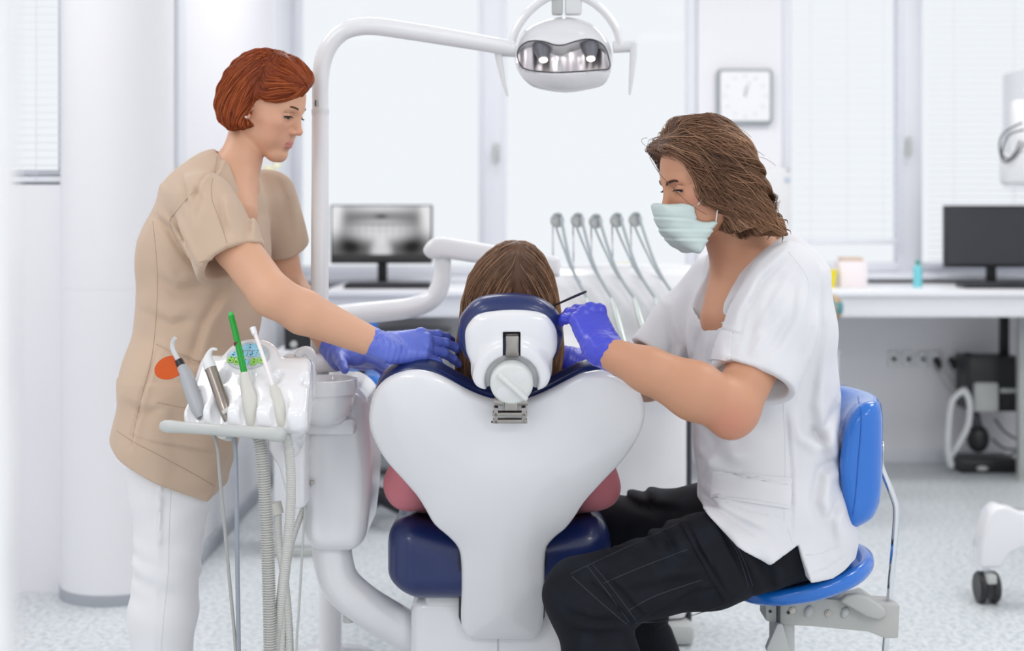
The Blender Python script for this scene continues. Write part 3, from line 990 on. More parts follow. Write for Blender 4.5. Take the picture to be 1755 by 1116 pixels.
tail = [ray_to_plane(a, b, bfr) for a, b in ((786, 930), (786, 1066), (794, 1090), (812, 1098), (908, 1098), (926, 1088), (934, 1066), (937, 930))]
Rb = np.stack([bfr[1], -bfr[3], bfr[2]], 1)
G().prism([(a, b) for a, b in tail], .03, Rb, bfr[0] + bfr[3] * -.012, .004).build('black_trim', M_BLACK, dc)

# headrest
t_ = math.radians(14)
hfr = plane_frame(P(876, 585, 2.715), (1, 0, 0), (0, -math.sin(t_), math.cos(t_)))
ring = [(785, 576), (787, 554), (798, 537), (813, 522), (834, 514), (873, 510), (908, 513), (933, 522), (951, 536), (961, 552), (966, 576), (963, 596), (953, 617), (940, 630), (910, 640), (876, 643), (840, 641), (812, 632), (794, 612), (786, 594)]
rpoly = spl([ray_to_plane(a, b, hfr) for a, b in ring], 3)
wsh = [(797, 576), (799, 561), (807, 548), (819, 537), (841, 531), (877, 528), (910, 530), (931, 536), (944, 547), (953, 563), (955, 582), (953, 600), (946, 615), (942, 630), (940, 640), (934, 650), (924, 655), (915, 655), (912, 645), (905, 640), (876, 636), (848, 640), (841, 648), (834, 655), (819, 650), (812, 638), (809, 621), (800, 602)]
wpoly = spl([ray_to_plane(a, b, hfr) for a, b in wsh], 3)
kc = np.array(ray_to_plane(877, 640, hfr))
hrest = bpy.data.objects.new('headrest', None); hrest.empty_display_size = .05
hrest.location = Vector(hfr[0]) - dc.location; hrest.parent = dc; COL.objects.link(hrest)
def f_hring(p):
    u, v, n = local(p, hfr)
    d2 = sd_poly(np.stack([u, v], 1), rpoly)
    return ext2(d2, n + .022 + .6 * u * u, .034, .03)
l_, h_ = wbounds(hfr, (-.12, -.09, -.09), (.12, .1, .06))
sdf_obj('headrest_cushion', f_hring, l_, h_, .004, M_NAVY, hrest, band=.05)
def f_hsh(p):
    u, v, n = local(p, hfr)
    n = n + .6 * u * u
    q = np.stack([u, v], 1)
    d2 = sd_poly(q, wpoly)
    d = ext2(d2, n - .008, .014 + .012 * (1 - np.exp(np.minimum(d2, 0) / .02)), .010)
    # raised collar around the knob, recess, arm slot
    rk = np.linalg.norm(q - kc, axis=1)
    col_ = ext2(np.maximum(np.abs(rk - .062) - .013, d2 - .002), n - .022, .022, .010)
    d = smin(d, col_, .016)
    d = smax(d, -ext2(rk - .050, n - .045, .028, .004), .006)
    d = smax(d, -ext2(np.maximum(np.abs(u - .001) - .0165, np.abs(v - .003) - .026), n - .03, .026, .003), .003)
    return d * .8
sdf_obj('headrest_shell', f_hsh, l_, h_, .0028, M_PLASTIC, hrest, band=.035)
RH = np.stack([hfr[1], hfr[2], hfr[3]], 1)
def hw_(px, py, n): 
    a = ray_to_plane(px, py, hfr); return world((a[0], a[1], n), hfr)
g = G()
g.box(hw_(878, 587, .020), (.026, .044, .012), .003, RH)
g.box(hw_(878, 572, .012), (.027, .014, .02), .005, RH, 4)
g.build('bracket_arm', M_STEEL, hrest)
G().box(hw_(878, 569, .006), (.036, .019, .012), .001, RH).build('slot', M_BLACK, hrest)
kn = G().lathe([(0, -.02), (.036, -.02), (.0405, -.006), (.0405, .014), (.0385, .0185), (.034, .020), (.0, .0205)], 48, RH, world((kc[0], kc[1], .042), hfr)).build('knob', mat('knob_white', rgb(224, 226, 224), .3), hrest, sharp=50)
a0, a1 = hw_(855, 621, .063), hw_(903, 664, .063)
ax = unit(a1 - a0)
Rk = np.stack([ax, np.cross(hfr[3], ax), hfr[3]], 1)
G().box((a0 + a1) / 2, (np.linalg.norm(a1 - a0), .011, .016), .005, Rk, 3).build('knob_grip', mat('knob_white', None), kn)
for s in (-1, 1):
    sc = world((kc[0], kc[1], .0618), hfr) + np.cross(hfr[3], ax) * .021 * s
    G().lathe([(0, .0004), (.012, .0006), (.0135, 0)], 24, Rk, sc).build('finger_recess', M_MATTE, kn)
hg = G()
g = G()
g.box(hw_(876, 682, .03), (.026, .026, .012), .003, RH)
g.build('lower_arm', M_STEEL, hrest)
for px in (855, 896):
    G().tube([hw_(px - 8, 679, .026), hw_(px + 8, 679, .026)], .0085, 18).build('hinge_barrel', M_STEEL, hrest)
g = G()
for a, b in (((850, 683), (850, 707)), ((897, 683), (897, 707)), ((846, 705), (901, 705)), ((846, 693), (901, 693))):
    p0, p1 = world((*ray_to_plane(*a, bfr), .034), bfr), world((*ray_to_plane(*b, bfr), .034), bfr)
    ax = unit(p1 - p0)
    g.box((p0 + p1) / 2, (np.linalg.norm(p1 - p0) + .004, .009, .01), .002, np.stack([ax, np.cross(bfr[3], ax), bfr[3]], 1))
g.build('hinge_frame', M_STEEL, hrest)
p0, p1 = world((*ray_to_plane(842, 708, bfr), .033), bfr), world((*ray_to_plane(903, 708, bfr), .033), bfr)
G().tube([p0, p1], .0022, 8).build('hinge_shadow_strip', M_BLACK, hrest)  # black tube standing in for the shadow line below the hinge frame

# seat, leg rest, pedestal
sx0, sx1 = P(661, 950, 2.94)[0], P(1050, 950, 2.94)[0]
sc_ = np.array(((sx0 + sx1) / 2, 3.22, .475))
def f_seat(p):
    q = p - sc_
    x, y, z = q[:, 0], q[:, 1], q[:, 2]
    top = .062 + .05 * np.clip(np.abs(x) / .235, 0, 1) ** 2 - .02 * np.exp(-((y + .02) / .14) ** 2)
    zz = np.where(z > 0, z * .085 / np.maximum(top, .02), z)
    w = .232 - .02 * np.clip((-z - .02) / .06, 0, 1) ** 2
    qq = np.stack([x * .232 / w, y, zz], 1)
    return sd_box(qq, (0, 0, 0), (.234, .29, .083), .06) * .75
sdf_obj('seat_cushion', f_seat, sc_ - (.27, .33, .13), sc_ + (.27, .33, .16), .007, M_NAVY, dc, band=.06)
lg = np.array((sc_[0], 3.98, .40))
def f_leg(p):
    q = (p - lg) @ rot(-14, 0, 0)
    return sd_box(q, (0, 0, 0), (.2, .5, .05), .045)
sdf_obj('leg_rest_cushion', f_leg, lg - (.25, .56, .22), lg + (.25, .56, .22), .012, M_NAVY, dc)
G().box(lg - (0, 0, .075), (.34, .9, .06), .02, rot(-14, 0, 0), 3).build('leg_rest_shell', M_PLASTIC, dc)
x0, x1 = P(702, 1040, 2.97)[0], P(1004, 1040, 2.97)[0]
G().box2((x0, 2.985, .11), (x1, 3.5, .388), .028, 4).build('pedestal', M_PLASTIC, dc)
G().box2((x0 + .03, 2.99, .36), (x1 - .03, 3.48, .40), .01).build('seat_carrier', M_MATTE, dc)
G().box2(((x0 + x1) / 2 - .001, 2.983, .12), ((x0 + x1) / 2 + .001, 2.99, .36)).build('cover_seam', M_GREYP, dc)
G().box2((x0 - .06, 2.9, 0), (x1 + .06, 4.1, .11), .035, 4).build('base_plate', M_PLASTIC, dc)

# ------------------------------------------------------------------ spittoon unit with lamp pole, arm to the chair
su = thing('spittoon_unit', (P(575, 800, 3.02)[0], 3.02, 0), 'white cuspidor unit with a bowl beside the chair, carrying the lamp pole', 'dental unit')
ux0, ux1 = P(527, 800, 2.98)[0], P(628, 800, 2.98)[0]
uc = np.array(((ux0 + ux1) / 2 - .01, 3.08, (P(0, 655, 2.98)[2] + P(0, 942, 2.98)[2]) / 2))
uh = (P(0, 655, 2.98)[2] - P(0, 942, 2.98)[2]) / 2
def f_unit(p):
    q = p - uc
    x, y, z = q.T
    tz = np.clip((z + uh) / (2 * uh), 0, 1)
    hx = .060 + .016 * np.sin(np.clip(tz, 0, 1) * 3.0) - .018 * np.clip((tz - .88) / .12, 0, 1) ** 2
    qq = np.stack([(x - .008) * .075 / hx, y, z], 1)
    d = sd_box(qq, (0, 0, 0), (.075, .14, uh), .04) * .8
    # vertical joint of the front cover
    return d
sdf_obj('body_cover', f_unit, uc - (.12, .18, uh + .03), uc + (.12, .18, uh + .03), .006, M_PLASTIC, su, band=.05)
sp = P(533, 828, 2.93)
G().lathe([(0, .006), (.005, .005), (.0058, 0)], 18, align((0, -1, 0)), sp + (0, .004, 0)).build('cover_screw', M_STEEL, su)
# left flap / tray carrier
fl_ = [P(a, b, 2.9) for a, b in ((462, 742), (527, 742), (527, 866), (512, 872), (498, 866), (480, 800), (463, 770))]
G().prism([(p[0], p[2]) for p in fl_][::-1], .14, None, (0, 2.88, 0), .01, 3).build('side_cover', M_PLASTIC, su)
G().box2(P(500, 870, 2.95) + (0, 0, -.0), P(526, 742, 2.95) + (0, .12, 0), .01).build('inner_panel', M_MATTE, su)
# bowl
bc = P(548, 735, 2.86); bt = P(548, 655, 2.86)
hb = bt[2] - bc[2]
br = .066
G().lathe([(0, 0), (br * .55, .002), (br * .86, hb * .25), (br * .97, hb * .55), (br * .98, hb * .68), (br * 1.05, hb * .69), (br * 1.07, hb * .8), (br * 1.04, hb), (br * .98, hb * 1.01), (br * .9, hb * .8), (br * .5, hb * .35), (0, hb * .3)], 48, None, (bc[0], 2.92, bc[2])).build('bowl', M_PLASTIC, su, sharp=50)
G().box2(P(548, 742, 2.9) - (.05, -.02, .01), P(548, 720, 2.9) + (.07, .2, 0), .012).build('bowl_support', M_PLASTIC, su)
top = G()
top.box2(P(478, 640, 3.05), P(590, 607, 3.05) + (0, .16, 0), .02, 3)
top.build('top_deck', M_PLASTIC, su)
pp = [P(534, 640, 2.9), P(534, 612, 2.9), P(528, 602, 2.9), P(517, 603, 2.9), P(511, 613, 2.9)]
G().tube(pp, .0095, 16, 8).build('rinse_spout', M_PLASTIC, su)
G().tube([P(512, 611, 2.899), P(510.5, 614, 2.899)], .0098, 16).build('spout_ring', M_GREYP, su)
# tubular arm to the chair base
arm = [P(569, 930, 3.02), P(571, 960, 3.02), P(584, 1000, 3.02), P(620, 1034, 3.03), P(665, 1062, 3.05), P(712, 1090, 3.08), P(745, 1108, 3.1)]
G().tube(arm, [.043, .042, .042, .042, .042, .043, .043], 28, 6).build('carrier_arm', M_PLASTIC, su)
G().lathe([(.012, 0), (.012, .02), (0, .02)], 16, None, P(597, 1066, 3.03)).build('arm_screw', M_GREYP, su)
# grey service hoses under the unit
for q, r in (([(476, 868), (478, 930), (490, 1010), (497, 1116), (500, 1300)], .0085), ([(522, 868), (500, 930), (490, 1000), (484, 1116), (480, 1300)], .007)):
    pa, rr = hose([P(a, b, 2.93) for a, b in q], r, .006, .001)
    G().tube(pa, rr, 10).build('service_hose', M_HOSE, su)
G().tube([P(472, 868, 2.93) + (0, 0, .008), P(476, 868, 2.93) - (0, 0, .015)], .0125, 16).build('hose_collar', mat('cream_plastic', rgb(208, 206, 198), .45), su)
G().tube([P(523, 868, 2.92), P(519, 930, 2.92), P(512, 1050, 2.92), P(508, 1116, 2.92), P(505, 1320, 2.92)], .0026, 8, 6).build('thin_lead', M_GREYP, su)
# lamp pole
DP = 3.12
pole = G()
pole.tube([P(548, 655, DP), P(548, 500, DP), P(549, 191, DP)], [.0205, .0195, .0185], 28)
pole.build('lamp_pole', M_WHITE, su)
G().tube([P(549, 196, DP), P(549, 188, DP)], .0192, 28).build('pole_joint', M_MATTE, su)
G().box(P(545, 178, DP) - (0, .0185, 0), (.010, .002, .016), .001).build('pole_label', M_GREYP, su)
G().box(P(543, 178, DP) - (0, .0193, 0), (.003, .002, .012), .0005).build('label_print', M_DARK, su)
parm = [P(549, 190, DP), P(549, 150, DP), P(552, 112, DP), P(562, 82, DP), P(580, 60, DP), P(604, 48, DP), P(640, 45, 3.13), P(700, 53, 3.15), P(780, 66, 3.19), P(850, 78, 3.23), P(878, 83, 3.245)]
G().tube(parm, [.018, .018, .019, .0195, .0195, .0195, .0195, .0195, .019, .018, .0175], 28, 6).build('lamp_arm', M_WHITE, su)

# ------------------------------------------------------------------ operating lamp
DL = 3.25
lamp = thing('operating_lamp', P(967, 90, DL), 'white dental operating lamp with two bulbs hanging above the patient', 'lamp')
lfr = plane_frame(P(967, 90, DL), (1, 0, 0), (0, math.sin(math.radians(14)), math.cos(math.radians(14))))
lout = [(882, 86), (886, 64), (897, 46), (918, 34), (942, 27), (967, 24), (995, 28), (1020, 38), (1038, 54), (1049, 72), (1053, 92), (1048, 116), (1037, 134), (1010, 143), (969, 149), (922, 141), (902, 129), (887, 109)]
lpoly = spl([ray_to_plane(a, b, lfr) for a, b in lout], 3)
lop = [(888, 98), (890, 85), (901, 77), (917, 76), (935, 80), (949, 85), (963, 86), (977, 82), (992, 77), (1008, 74), (1023, 76), (1035, 84), (1042, 100), (1043, 117), (1017, 124), (963, 129), (920, 125), (897, 116)]
opoly = spl([ray_to_plane(a, b, lfr) for a, b in lop], 3)
def f_lamp(p):
    u, v, n = local(p, lfr)
    q = np.stack([u, v], 1)
    d2 = sd_poly(q, lpoly)
    d = ext2(d2, n + .03 + .8 * u * u, .034 + .03 * (1 - np.exp(np.minimum(d2, 0) / .03)), .03)
    # brow groove across the top
    d = smax(d, -sd_rcone(np.stack([u, v - .030 - 1.2 * u * u, n - .03], 1), (-.1, 0, 0), (.1, 0, 0), .004, .004), .01)
    o2 = sd_poly(q, opoly)
    d = smax(d, -ext2(o2, n - .03, .065, .006), .003)
    return d * .8
l_, h_ = wbounds(lfr, (-.14, -.1, -.12), (.14, .1, .09))
sdf_obj('lamp_head', f_lamp, l_, h_, .004, M_PLASTIC, lamp, band=.05)
# dished mirror reflector at the bottom of the opening
nx = 40
uu, vv = np.meshgrid(np.linspace(-.115, .11, nx), np.linspace(-.075, .04, nx), indexing='ij')
dd = sd_poly(np.stack([uu.ravel(), vv.ravel()], 1), opoly).reshape(uu.shape)
nn = -.034 + 1.2 * uu ** 2 + 3.0 * (vv + .02) ** 2 + .002 * np.sin(uu * 160)
V = np.stack([world((a, b, c), lfr) for a, b, c in zip(uu.ravel(), vv.ravel(), np.minimum(nn, .012).ravel())])
i, j = np.meshgrid(np.arange(nx - 1), np.arange(nx - 1), indexing='ij')
a = (i * nx + j).ravel()
F = np.stack([a, a + nx, a + nx + 1, a + 1], 1)
F = F[(dd.ravel()[F] < .006).all(1)]
mesh_obj('reflector', V, F, mat('mirror_reflector', rgb(232, 224, 228), .3, metal=1.0), lamp)
M_BULB = mat('lit_bulb', rgb(255, 250, 230), .4, emit=((1, .95, .8, 1), 6))
for px, py in ((931, 96), (1012, 94)):
    c0 = world((*ray_to_plane(px - 2, py - 18, lfr), .0), lfr)
    c1 = world((*ray_to_plane(px, py + 9, lfr), .012), lfr)
    h = G().tube([c0, (c0 + c1) / 2, c1], [.022, .018, .011], 20).build('bulb_holder', mat('bulb_holder_grey', rgb(110, 110, 118), .35), lamp)
    G().ell(c1 + unit(c1 - c0) * .002, (.0095, .0095, .006), None, 16).build('bulb', M_BULB, h)
oc_ = opoly.mean(0)
op2 = oc_ + (opoly - oc_) * 1.012
ld2 = sd_poly(op2, lpoly)
rim = [world((a, b, -.03 - .8 * a * a + .034 + .03 * (1 - math.exp(min(c, 0) / .03)) - .001), lfr) for (a, b), c in zip(op2, ld2)]
G().tube(rim + [rim[0], rim[1]], .0016, 6).build('opening_rim', M_DARK, lamp)
yk = [P(874, 84, DL), P(884, 52, DL), P(905, 22, DL), P(935, -2, DL), P(968, -12, DL), P(1005, -2, DL), P(1035, 20, DL), P(1056, 50, DL), P(1064, 80, DL)]
G().tube(yk, .0095, 14, 6, 'flat', 1.5).build('yoke', M_WHITE, lamp)
for s, (a, b) in zip((-1, 1), (((848, 86), (884, 88)), ((1051, 81), (1089, 79)))):
    k = G().tube([P(*a, DL), P(*b, DL)], .0135, 20).build('pivot', M_MATTE, lamp)
for q in ([(853, 78), (855, 100), (862, 135), (870, 165)], [(1086, 74), (1085, 100), (1082, 135), (1079, 163)]):
    G().tube([P(a, b, DL - .01) for a, b in q], [.0085, .008, .0055, .0025], 12, 4, 'flat', .7).build('handle', M_MATTE, lamp)
G().box2(P(946, 24, DL), P(965, -14, DL) + (0, .03, 0), .004).build('head_mount', M_GREYP, lamp)
G().box2(P(969, 24, DL) - (0, .004, 0), P(997, -14, DL) + (0, .03, 0), .004).build('head_mount', M_MATTE, lamp)

# ------------------------------------------------------------------ assistant tray with instruments
HL, HRr = P(292, 731, 2.60), P(472, 744, 2.555)
e1 = unit((HRr - HL) * (1, 1, 0)); e2 = np.array((-e1[1], e1[0], 0)); e3 = np.array((0, 0, 1.0))
HC = (HL + HRr) / 2
tfr = (HC, e1, e2, e3)
def T(a, b, c): return HC + a * e1 + b * e2 + c * e3
RT = np.stack([e1, e2, e3], 1)
at_ = thing('assistant_tray', (HC[0], HC[1], 0), 'white instrument tray with a grey bar handle and an oval blue and green keypad', 'dental unit')
def tdepth(px, py, b):
    """point on pixel ray lying b behind the handle line"""
    d = np.array(((px - 877.5) / FPX, 1.0, (HOR - py) / FPX)); c = np.array((0, 0, CAM_H))
    t = ((HC - c) @ e2 + b) / (d @ e2)
    return c + d * t
slots = [(343, 712), (384, 712), (433, 722), (486, 732)]
SA = [(tdepth(px, py, .035) - HC) @ e1 for px, py in slots]
prof = [(.012, .012), (.02, -.002), (.05, -.012), (.12, -.012), (.20, .03), (.215, .075), (.20, .108), (.16, .118), (.125, .112), (.05, .058), (.016, .036)]
ppoly = spl(prof, 4)
aL, aR = (tdepth(318, 700, .03) - HC) @ e1, (tdepth(527, 690, .03) - HC) @ e1
aL2, aR2 = (tdepth(352, 640, .18) - HC) @ e1, (tdepth(536, 625, .18) - HC) @ e1
def f_tray(p):
    q = p - HC
    a, b, c = q @ e1, q @ e2, q @ e3
    tb = np.clip((b - .03) / .15, 0, 1)
    l_ = aL + (aL2 - aL) * tb; r_ = aR + (aR2 - aR) * tb
    w = (r_ - l_) / 2; am = (r_ + l_) / 2
    d2 = sd_poly(np.stack([b, c], 1), ppoly)
    d = ext2(d2, a - am, w, .016)
    for s in SA:
        # sloping trough for one instrument and a scooped dish above it
        e = sd_rcone(np.stack([a, b, c], 1), (s + .006, -.01, -.02), (s - .012, .05, .085), .0155, .0175)
        d = smax(d, -e, .006)
        e = sd_ell(np.stack([a, b, c], 1), (s + .024, .085, .094), (.011, .02, .022))
        d = smax(d, -e, .006)
    kc_ = np.array((KA, .135, .116))
    d = smin(d, sd_ell(np.stack([a, b, c], 1), kc_, (.056, .045, .016), KR), .012)
    return d * .8
KA = (tdepth(428, 617, .13) - HC) @ e1
KR = rot(50, 0, 0)
c8 = np.array([T(a, b, c) for a in (aL - .04, aR + .04) for b in (-.03, .25) for c in (-.05, .17)])
sdf_obj('tray_body', f_tray, c8.min(0), c8.max(0), .0038, M_PLASTIC, at_, band=.04)
hd = G()
L = np.linalg.norm(HRr - HL)
hd.lathe([(0, -.022), (.007, -.019), (.0112, -.012), (.0120, 0), (.0105, .02), (.0102, L * .47), (.0112, L * .48), (.0112, L * .49), (.0105, L * .5), (.0112, L - .03), (.0115, L - .012), (.0138, L - .004), (.0142, L + .006), (.012, L + .015), (.006, L + .019), (0, L + .02)], 24, align(HRr - HL), HL)
hd.build('bar_handle', M_GREYP, at_, sharp=50)
G().tube([T(0, 0, -.004), T(.0, .03, -.012), T(0, .06, -.005)], .012, 14, 4).build('handle_bracket', M_GREYP, at_)
# keypad
kp0 = np.array((KA, .135, .116)) + KR @ np.array((0, -.004, .0165))
def KP(x, y, z=0): 
    v = kp0 + KR @ np.array((x, y, z)); return T(*v)
RK = RT @ KR
def ovl(w, h, n=40): return [(w * math.cos(2 * math.pi * i / n), h * math.sin(2 * math.pi * i / n)) for i in range(n)]
Rp = RK @ np.stack([(1, 0, 0), (0, 0, -1), (0, 1, 0)], 1)     # prism XZ -> keypad XY
kp = G().prism(ovl(.0425, .031), .003, RK @ np.stack([(1, 0, 0), (0, 0, -1), (0, 1, 0)], 1), KP(0, 0, .0), .001).build('keypad_plate', mat('keypad_grey', rgb(196, 200, 204), .4), at_)
M_KB = mat('key_blue', rgb(150, 208, 232), .35); M_KG = mat('key_green', rgb(150, 212, 92), .35); M_INK = mat('key_ink', rgb(40, 45, 50), .5)
keys = [(0, .019, .013, .0075, 0), (-.02, .0135, .0075, .006, 0), (.02, .0135, .0075, .006, 0), (-.0095, .003, .008, .006, 0), (.0085, .003, .008, .006, 0), (.027, .003, .0075, .0065, 0), (-.0275, .001, .008, .0065, 0),
        (-.031, -.0105, .007, .007, 1), (-.0165, -.014, .0065, .0075, 1), (0, -.0155, .0065, .0075, 0), (.0165, -.014, .007, .0075, 1), (.031, -.0095, .006, .0075, 1)]
for i, (x, y, w, h, gcol) in enumerate(keys):
    b = G().prism(rrect(w, h, min(w, h) * .5, 4), .0022, Rp, KP(x, y, .0018), .0006).build('key', M_KG if gcol else M_KB, kp)
    rr_ = random.Random(i)
    g = G()
    g.lathe([(0, .0004), (.001, .0002), (.001, 0)], 10, RK, KP(x, y + h * .62, .0022))
    q = [(x + rr_.uniform(-.0032, .0032), y - .001 + rr_.uniform(-.003, .002)) for _ in range(4)]
    g.tube([KP(a, c, .0023) for a, c in q], .0005, 6, 4)
    g.build('key_symbol', M_INK, b)
# support arm of the tray back to the spittoon unit and the stand post
G().tube([T(.02, .15, .0), T(.06, .2, -.03), P(500, 770, 2.9), P(520, 775, 2.95)], .02, 16, 6).build('support_arm', M_PLASTIC, at_)

M_CREAM = mat('cream_plastic', None)
def inst(name, label, cat='instrument'):
    return thing(name, T(SA[0], .02, -.02), label, cat, 'instruments in the assistant tray')
def tp(px, py, b): return tdepth(px, py, b)
# 1 curing light with orange shield
t = inst('curing_light', 'grey curing light with a round orange shield in the leftmost tray slot')
bd = [tp(345, 716, .03), tp(336, 692, .04), tp(322, 652, .055), tp(314, 634, .062), tp(311, 627, .064)]
G().tube(bd, [.0085, .0135, .0135, .0115, .008], 20, 3).build('handpiece_body', mat('grey_handpiece', rgb(170, 172, 176), .35), t)
G().tube([tp(331, 676, .051), tp(330, 673, .052)], .0139, 20).build('body_ring', M_DARK, t)
G().tube([tp(311, 628, .064), tp(306, 617, .066)], [.0085, .0075], 16).build('black_collar', M_BLACK, t)
G().tube([tp(306, 618, .066), tp(300, 607, .067), tp(296, 597, .067), tp(296, 588, .066), tp(300, 579, .062)], [.0048, .0048, .0046, .0042, .0038], 14, 5).build('light_guide', mat('frosted_white', rgb(240, 242, 245), .3, trans=.3), t)
oc = tp(289, 630, .058)
on = unit(np.array((-.1, -.72, .75)))
G().lathe([(0, -.001), (.0285, -.001), (.029, 0), (.0285, .001), (0, .001)], 48, align(on), oc + (.002, 0, 0)).build('orange_shield', mat('orange_acrylic', rgb(232, 96, 10), .15, trans=.35), t, sharp=50)
G().tube([tp(345, 716, .03), tp(350, 728, .032), tp(370, 756, .03), tp(378, 830, .03), tp(392, 980, .03), tp(404, 1116, .03), tp(412, 1250, .03)], [.006, .0045, .0032, .0032, .0032, .0032, .0032], 10, 8).build('hose', mat('grey_cable', rgb(166, 166, 164), .5), t)
# 2 three-way syringe
t = inst('air_water_syringe', 'metal syringe with a white hooked nozzle in the second tray slot from the left')
G().tube([tp(391, 722, .03), tp(385, 700, .036), tp(372, 662, .052), tp(361, 631, .064)], [.0075, .0112, .0112, .0112], 20, 3).build('syringe_body', mat('warm_steel', rgb(160, 150, 142), .3, metal=1.0), t)
G().tube([tp(361, 632, .064), tp(357, 620, .067), tp(358, 608, .068), tp(363, 599, .066), tp(371, 599, .06)], [.0122, .011, .0062, .0032, .0024], 16, 4).build('nozzle', M_MATTE, t)
G().box(tp(389, 703, .022), (.02, .006, .008), .002, rot(0, -35, 0)).build('lever', M_CREAM, t)
G().tube([tp(391, 722, .03), tp(402, 756, .03), tp(405, 830, .03), tp(407, 980, .03), tp(409, 1116, .03), tp(410, 1250, .03)], [.006, .0042, .0042, .0042, .0042, .0042], 12, 8).build('hose', mat('blue_grey_cable', rgb(150, 156, 166), .45), t)
# 3 suction tube with green cannula
t = inst('suction_tube', 'cream suction handpiece with a long bright green tip in the tray')
M_GRN = mat('green_plastic', rgb(6, 150, 42), .3)
pts = [tp(419, 641, .062), tp(408, 590, .085), tp(396, 541, .105)]
G().tube(pts, [.0062, .006, .0058], 20, 4).build('green_cannula', M_GRN, t)
q0, q1 = tp(407, 592, .0845), tp(406, 587, .0855)
G().tube([q0, q1], .0063, 20).build('red_band', mat('dark_red', rgb(100, 34, 30), .5), t)
q0 = tp(396, 541, .105)
G().ell(q0 + (0, -.001, 0), (.0052, .0052, .0085), rot(15, 8, 0), 16).build('cannula_opening', mat('green_plastic_light', rgb(60, 190, 90), .35), t)
G().tube([tp(433, 735, .028), tp(432, 716, .034), tp(429, 690, .044), tp(424, 668, .052), tp(421, 655, .056), tp(419, 640, .062)], [.0095, .0128, .0142, .0125, .0108, .0088], 24, 3).build('handpiece_body', M_CREAM, t)
pa, rr = hose([tp(438, 742, .03), tp(446, 760, .03), tp(453, 830, .03), tp(459, 950, .03), tp(463, 1116, .03), tp(465, 1300, .03)], .0124, .0046, .0036)
G().tube(pa, rr, 16).build('hose', M_HOSE, t)
# 4 saliva ejector
t = inst('saliva_ejector', 'thin white saliva ejector in the rightmost tray slot')
G().tube([tp(468, 664, .06), tp(452, 615, .08), tp(436, 569, .1)], .0038, 14, 4).build('ejector_tube', mat('white_soft', rgb(240, 234, 234), .4), t)
G().tube([tp(437, 573, .098), tp(433, 562, .102)], [.0055, .0062], 14).build('ejector_tip', M_PLASTIC, t)
G().tube([tp(487, 740, .03), tp(484, 722, .034), tp(477, 690, .047), tp(471, 671, .056), tp(468, 662, .06)], [.0085, .0118, .0108, .0095, .007], 22, 3).build('handpiece_body', M_CREAM, t)
pa, rr = hose([tp(488, 738, .032), tp(495, 770, .032), tp(499, 830, .034), tp(496, 900, .036), tp(487, 980, .04), tp(478, 1060, .045), tp(470, 1120, .05), tp(464, 1300, .05)], .0092, .0042, .0008)
G().tube(pa, rr, 14).build('hose', M_HOSE, t)

# ------------------------------------------------------------------ delivery unit behind the patient with whip arms
DU = 3.95
du = thing('delivery_unit', (P(1100, 700, DU)[0], DU + .15, 0), 'white instrument delivery unit with five hose arms behind the patient', 'dental unit')
def f_du(p):
    q = p
    c = P(1065, 548, DU)
    w = (P(1205, 0, DU)[0] - P(925, 0, DU)[0]) / 2
    x, y, z = (p - c).T
    zt_ = P(0, 455, DU)[2] - c[2]; zb_ = P(0, 645, DU)[2] - c[2]
    pr = np.array([(.16, zt_ - .002), (.06, zt_ - .03), (-.02, .02), (-.06, -.04), (-.12, -.09), (-.12, zb_ + .03), (-.08, zb_), (.2, zb_), (.22, zt_ - .04)])
    d = ext2(sd_poly(np.stack([y, z], 1), spl(pr, 3)), x, w, .03)
    for px in (1016, 1058, 1096, 1132, 1168):
        s = P(px, 560, DU)[0] - c[0]
        e = sd_rcone(np.stack([x, y, z], 1), (s + .02, -.13, -.09), (s - .012, -.02, .045), .014, .014)
        d = smax(d, -e, .01)
    return d * .8
l_ = P(915, 660, DU) - (0, .2, 0); h_ = P(1215, 440, DU) + (0, .3, 0)
sdf_obj('unit_body', f_du, l_, h_, .007, M_PLASTIC, du, band=.06)
G().box2(P(1000, 655, DU) + (0, .02, 0), np.array((P(1180, 0, DU)[0], DU + .34, .06)), .02).build('pedestal', M_WHITE, du)
G().box2((P(985, 0, DU)[0], DU - .02, 0), (P(1190, 0, DU)[0], DU + .38, .06), .02).build('base', M_GREYP, du)
G().box2((P(1183, 0, DU)[0], DU + .05, .05), (P(1187, 0, DU)[0] + .004, DU + .2, P(0, 650, DU)[2]), .002).build('pedestal_seam', M_DARK, du)
DA = 3.75
G().tube([P(560, 545, DA), P(590, 540, DA), P(650, 534, DA), P(705, 527, DA), P(738, 514, DA), P(755, 488, DA), P(759, 452, DA), P(759, 436, DA)], [.026, .028, .028, .027, .026, .024, .022, .021], 24, 6).build('lower_arm', M_PLASTIC, du)
q = [P(a, b, DA) for a, b in ((725, 433), (728, 420), (742, 408), (760, 406), (870, 424), (960, 440), (960, 476), (870, 458), (760, 442), (738, 444))]
G().prism([(p[0], p[2]) for p in q][::-1], .07, None, (0, DA - .035, 0), .012, 3).build('upper_arm', M_PLASTIC, du)
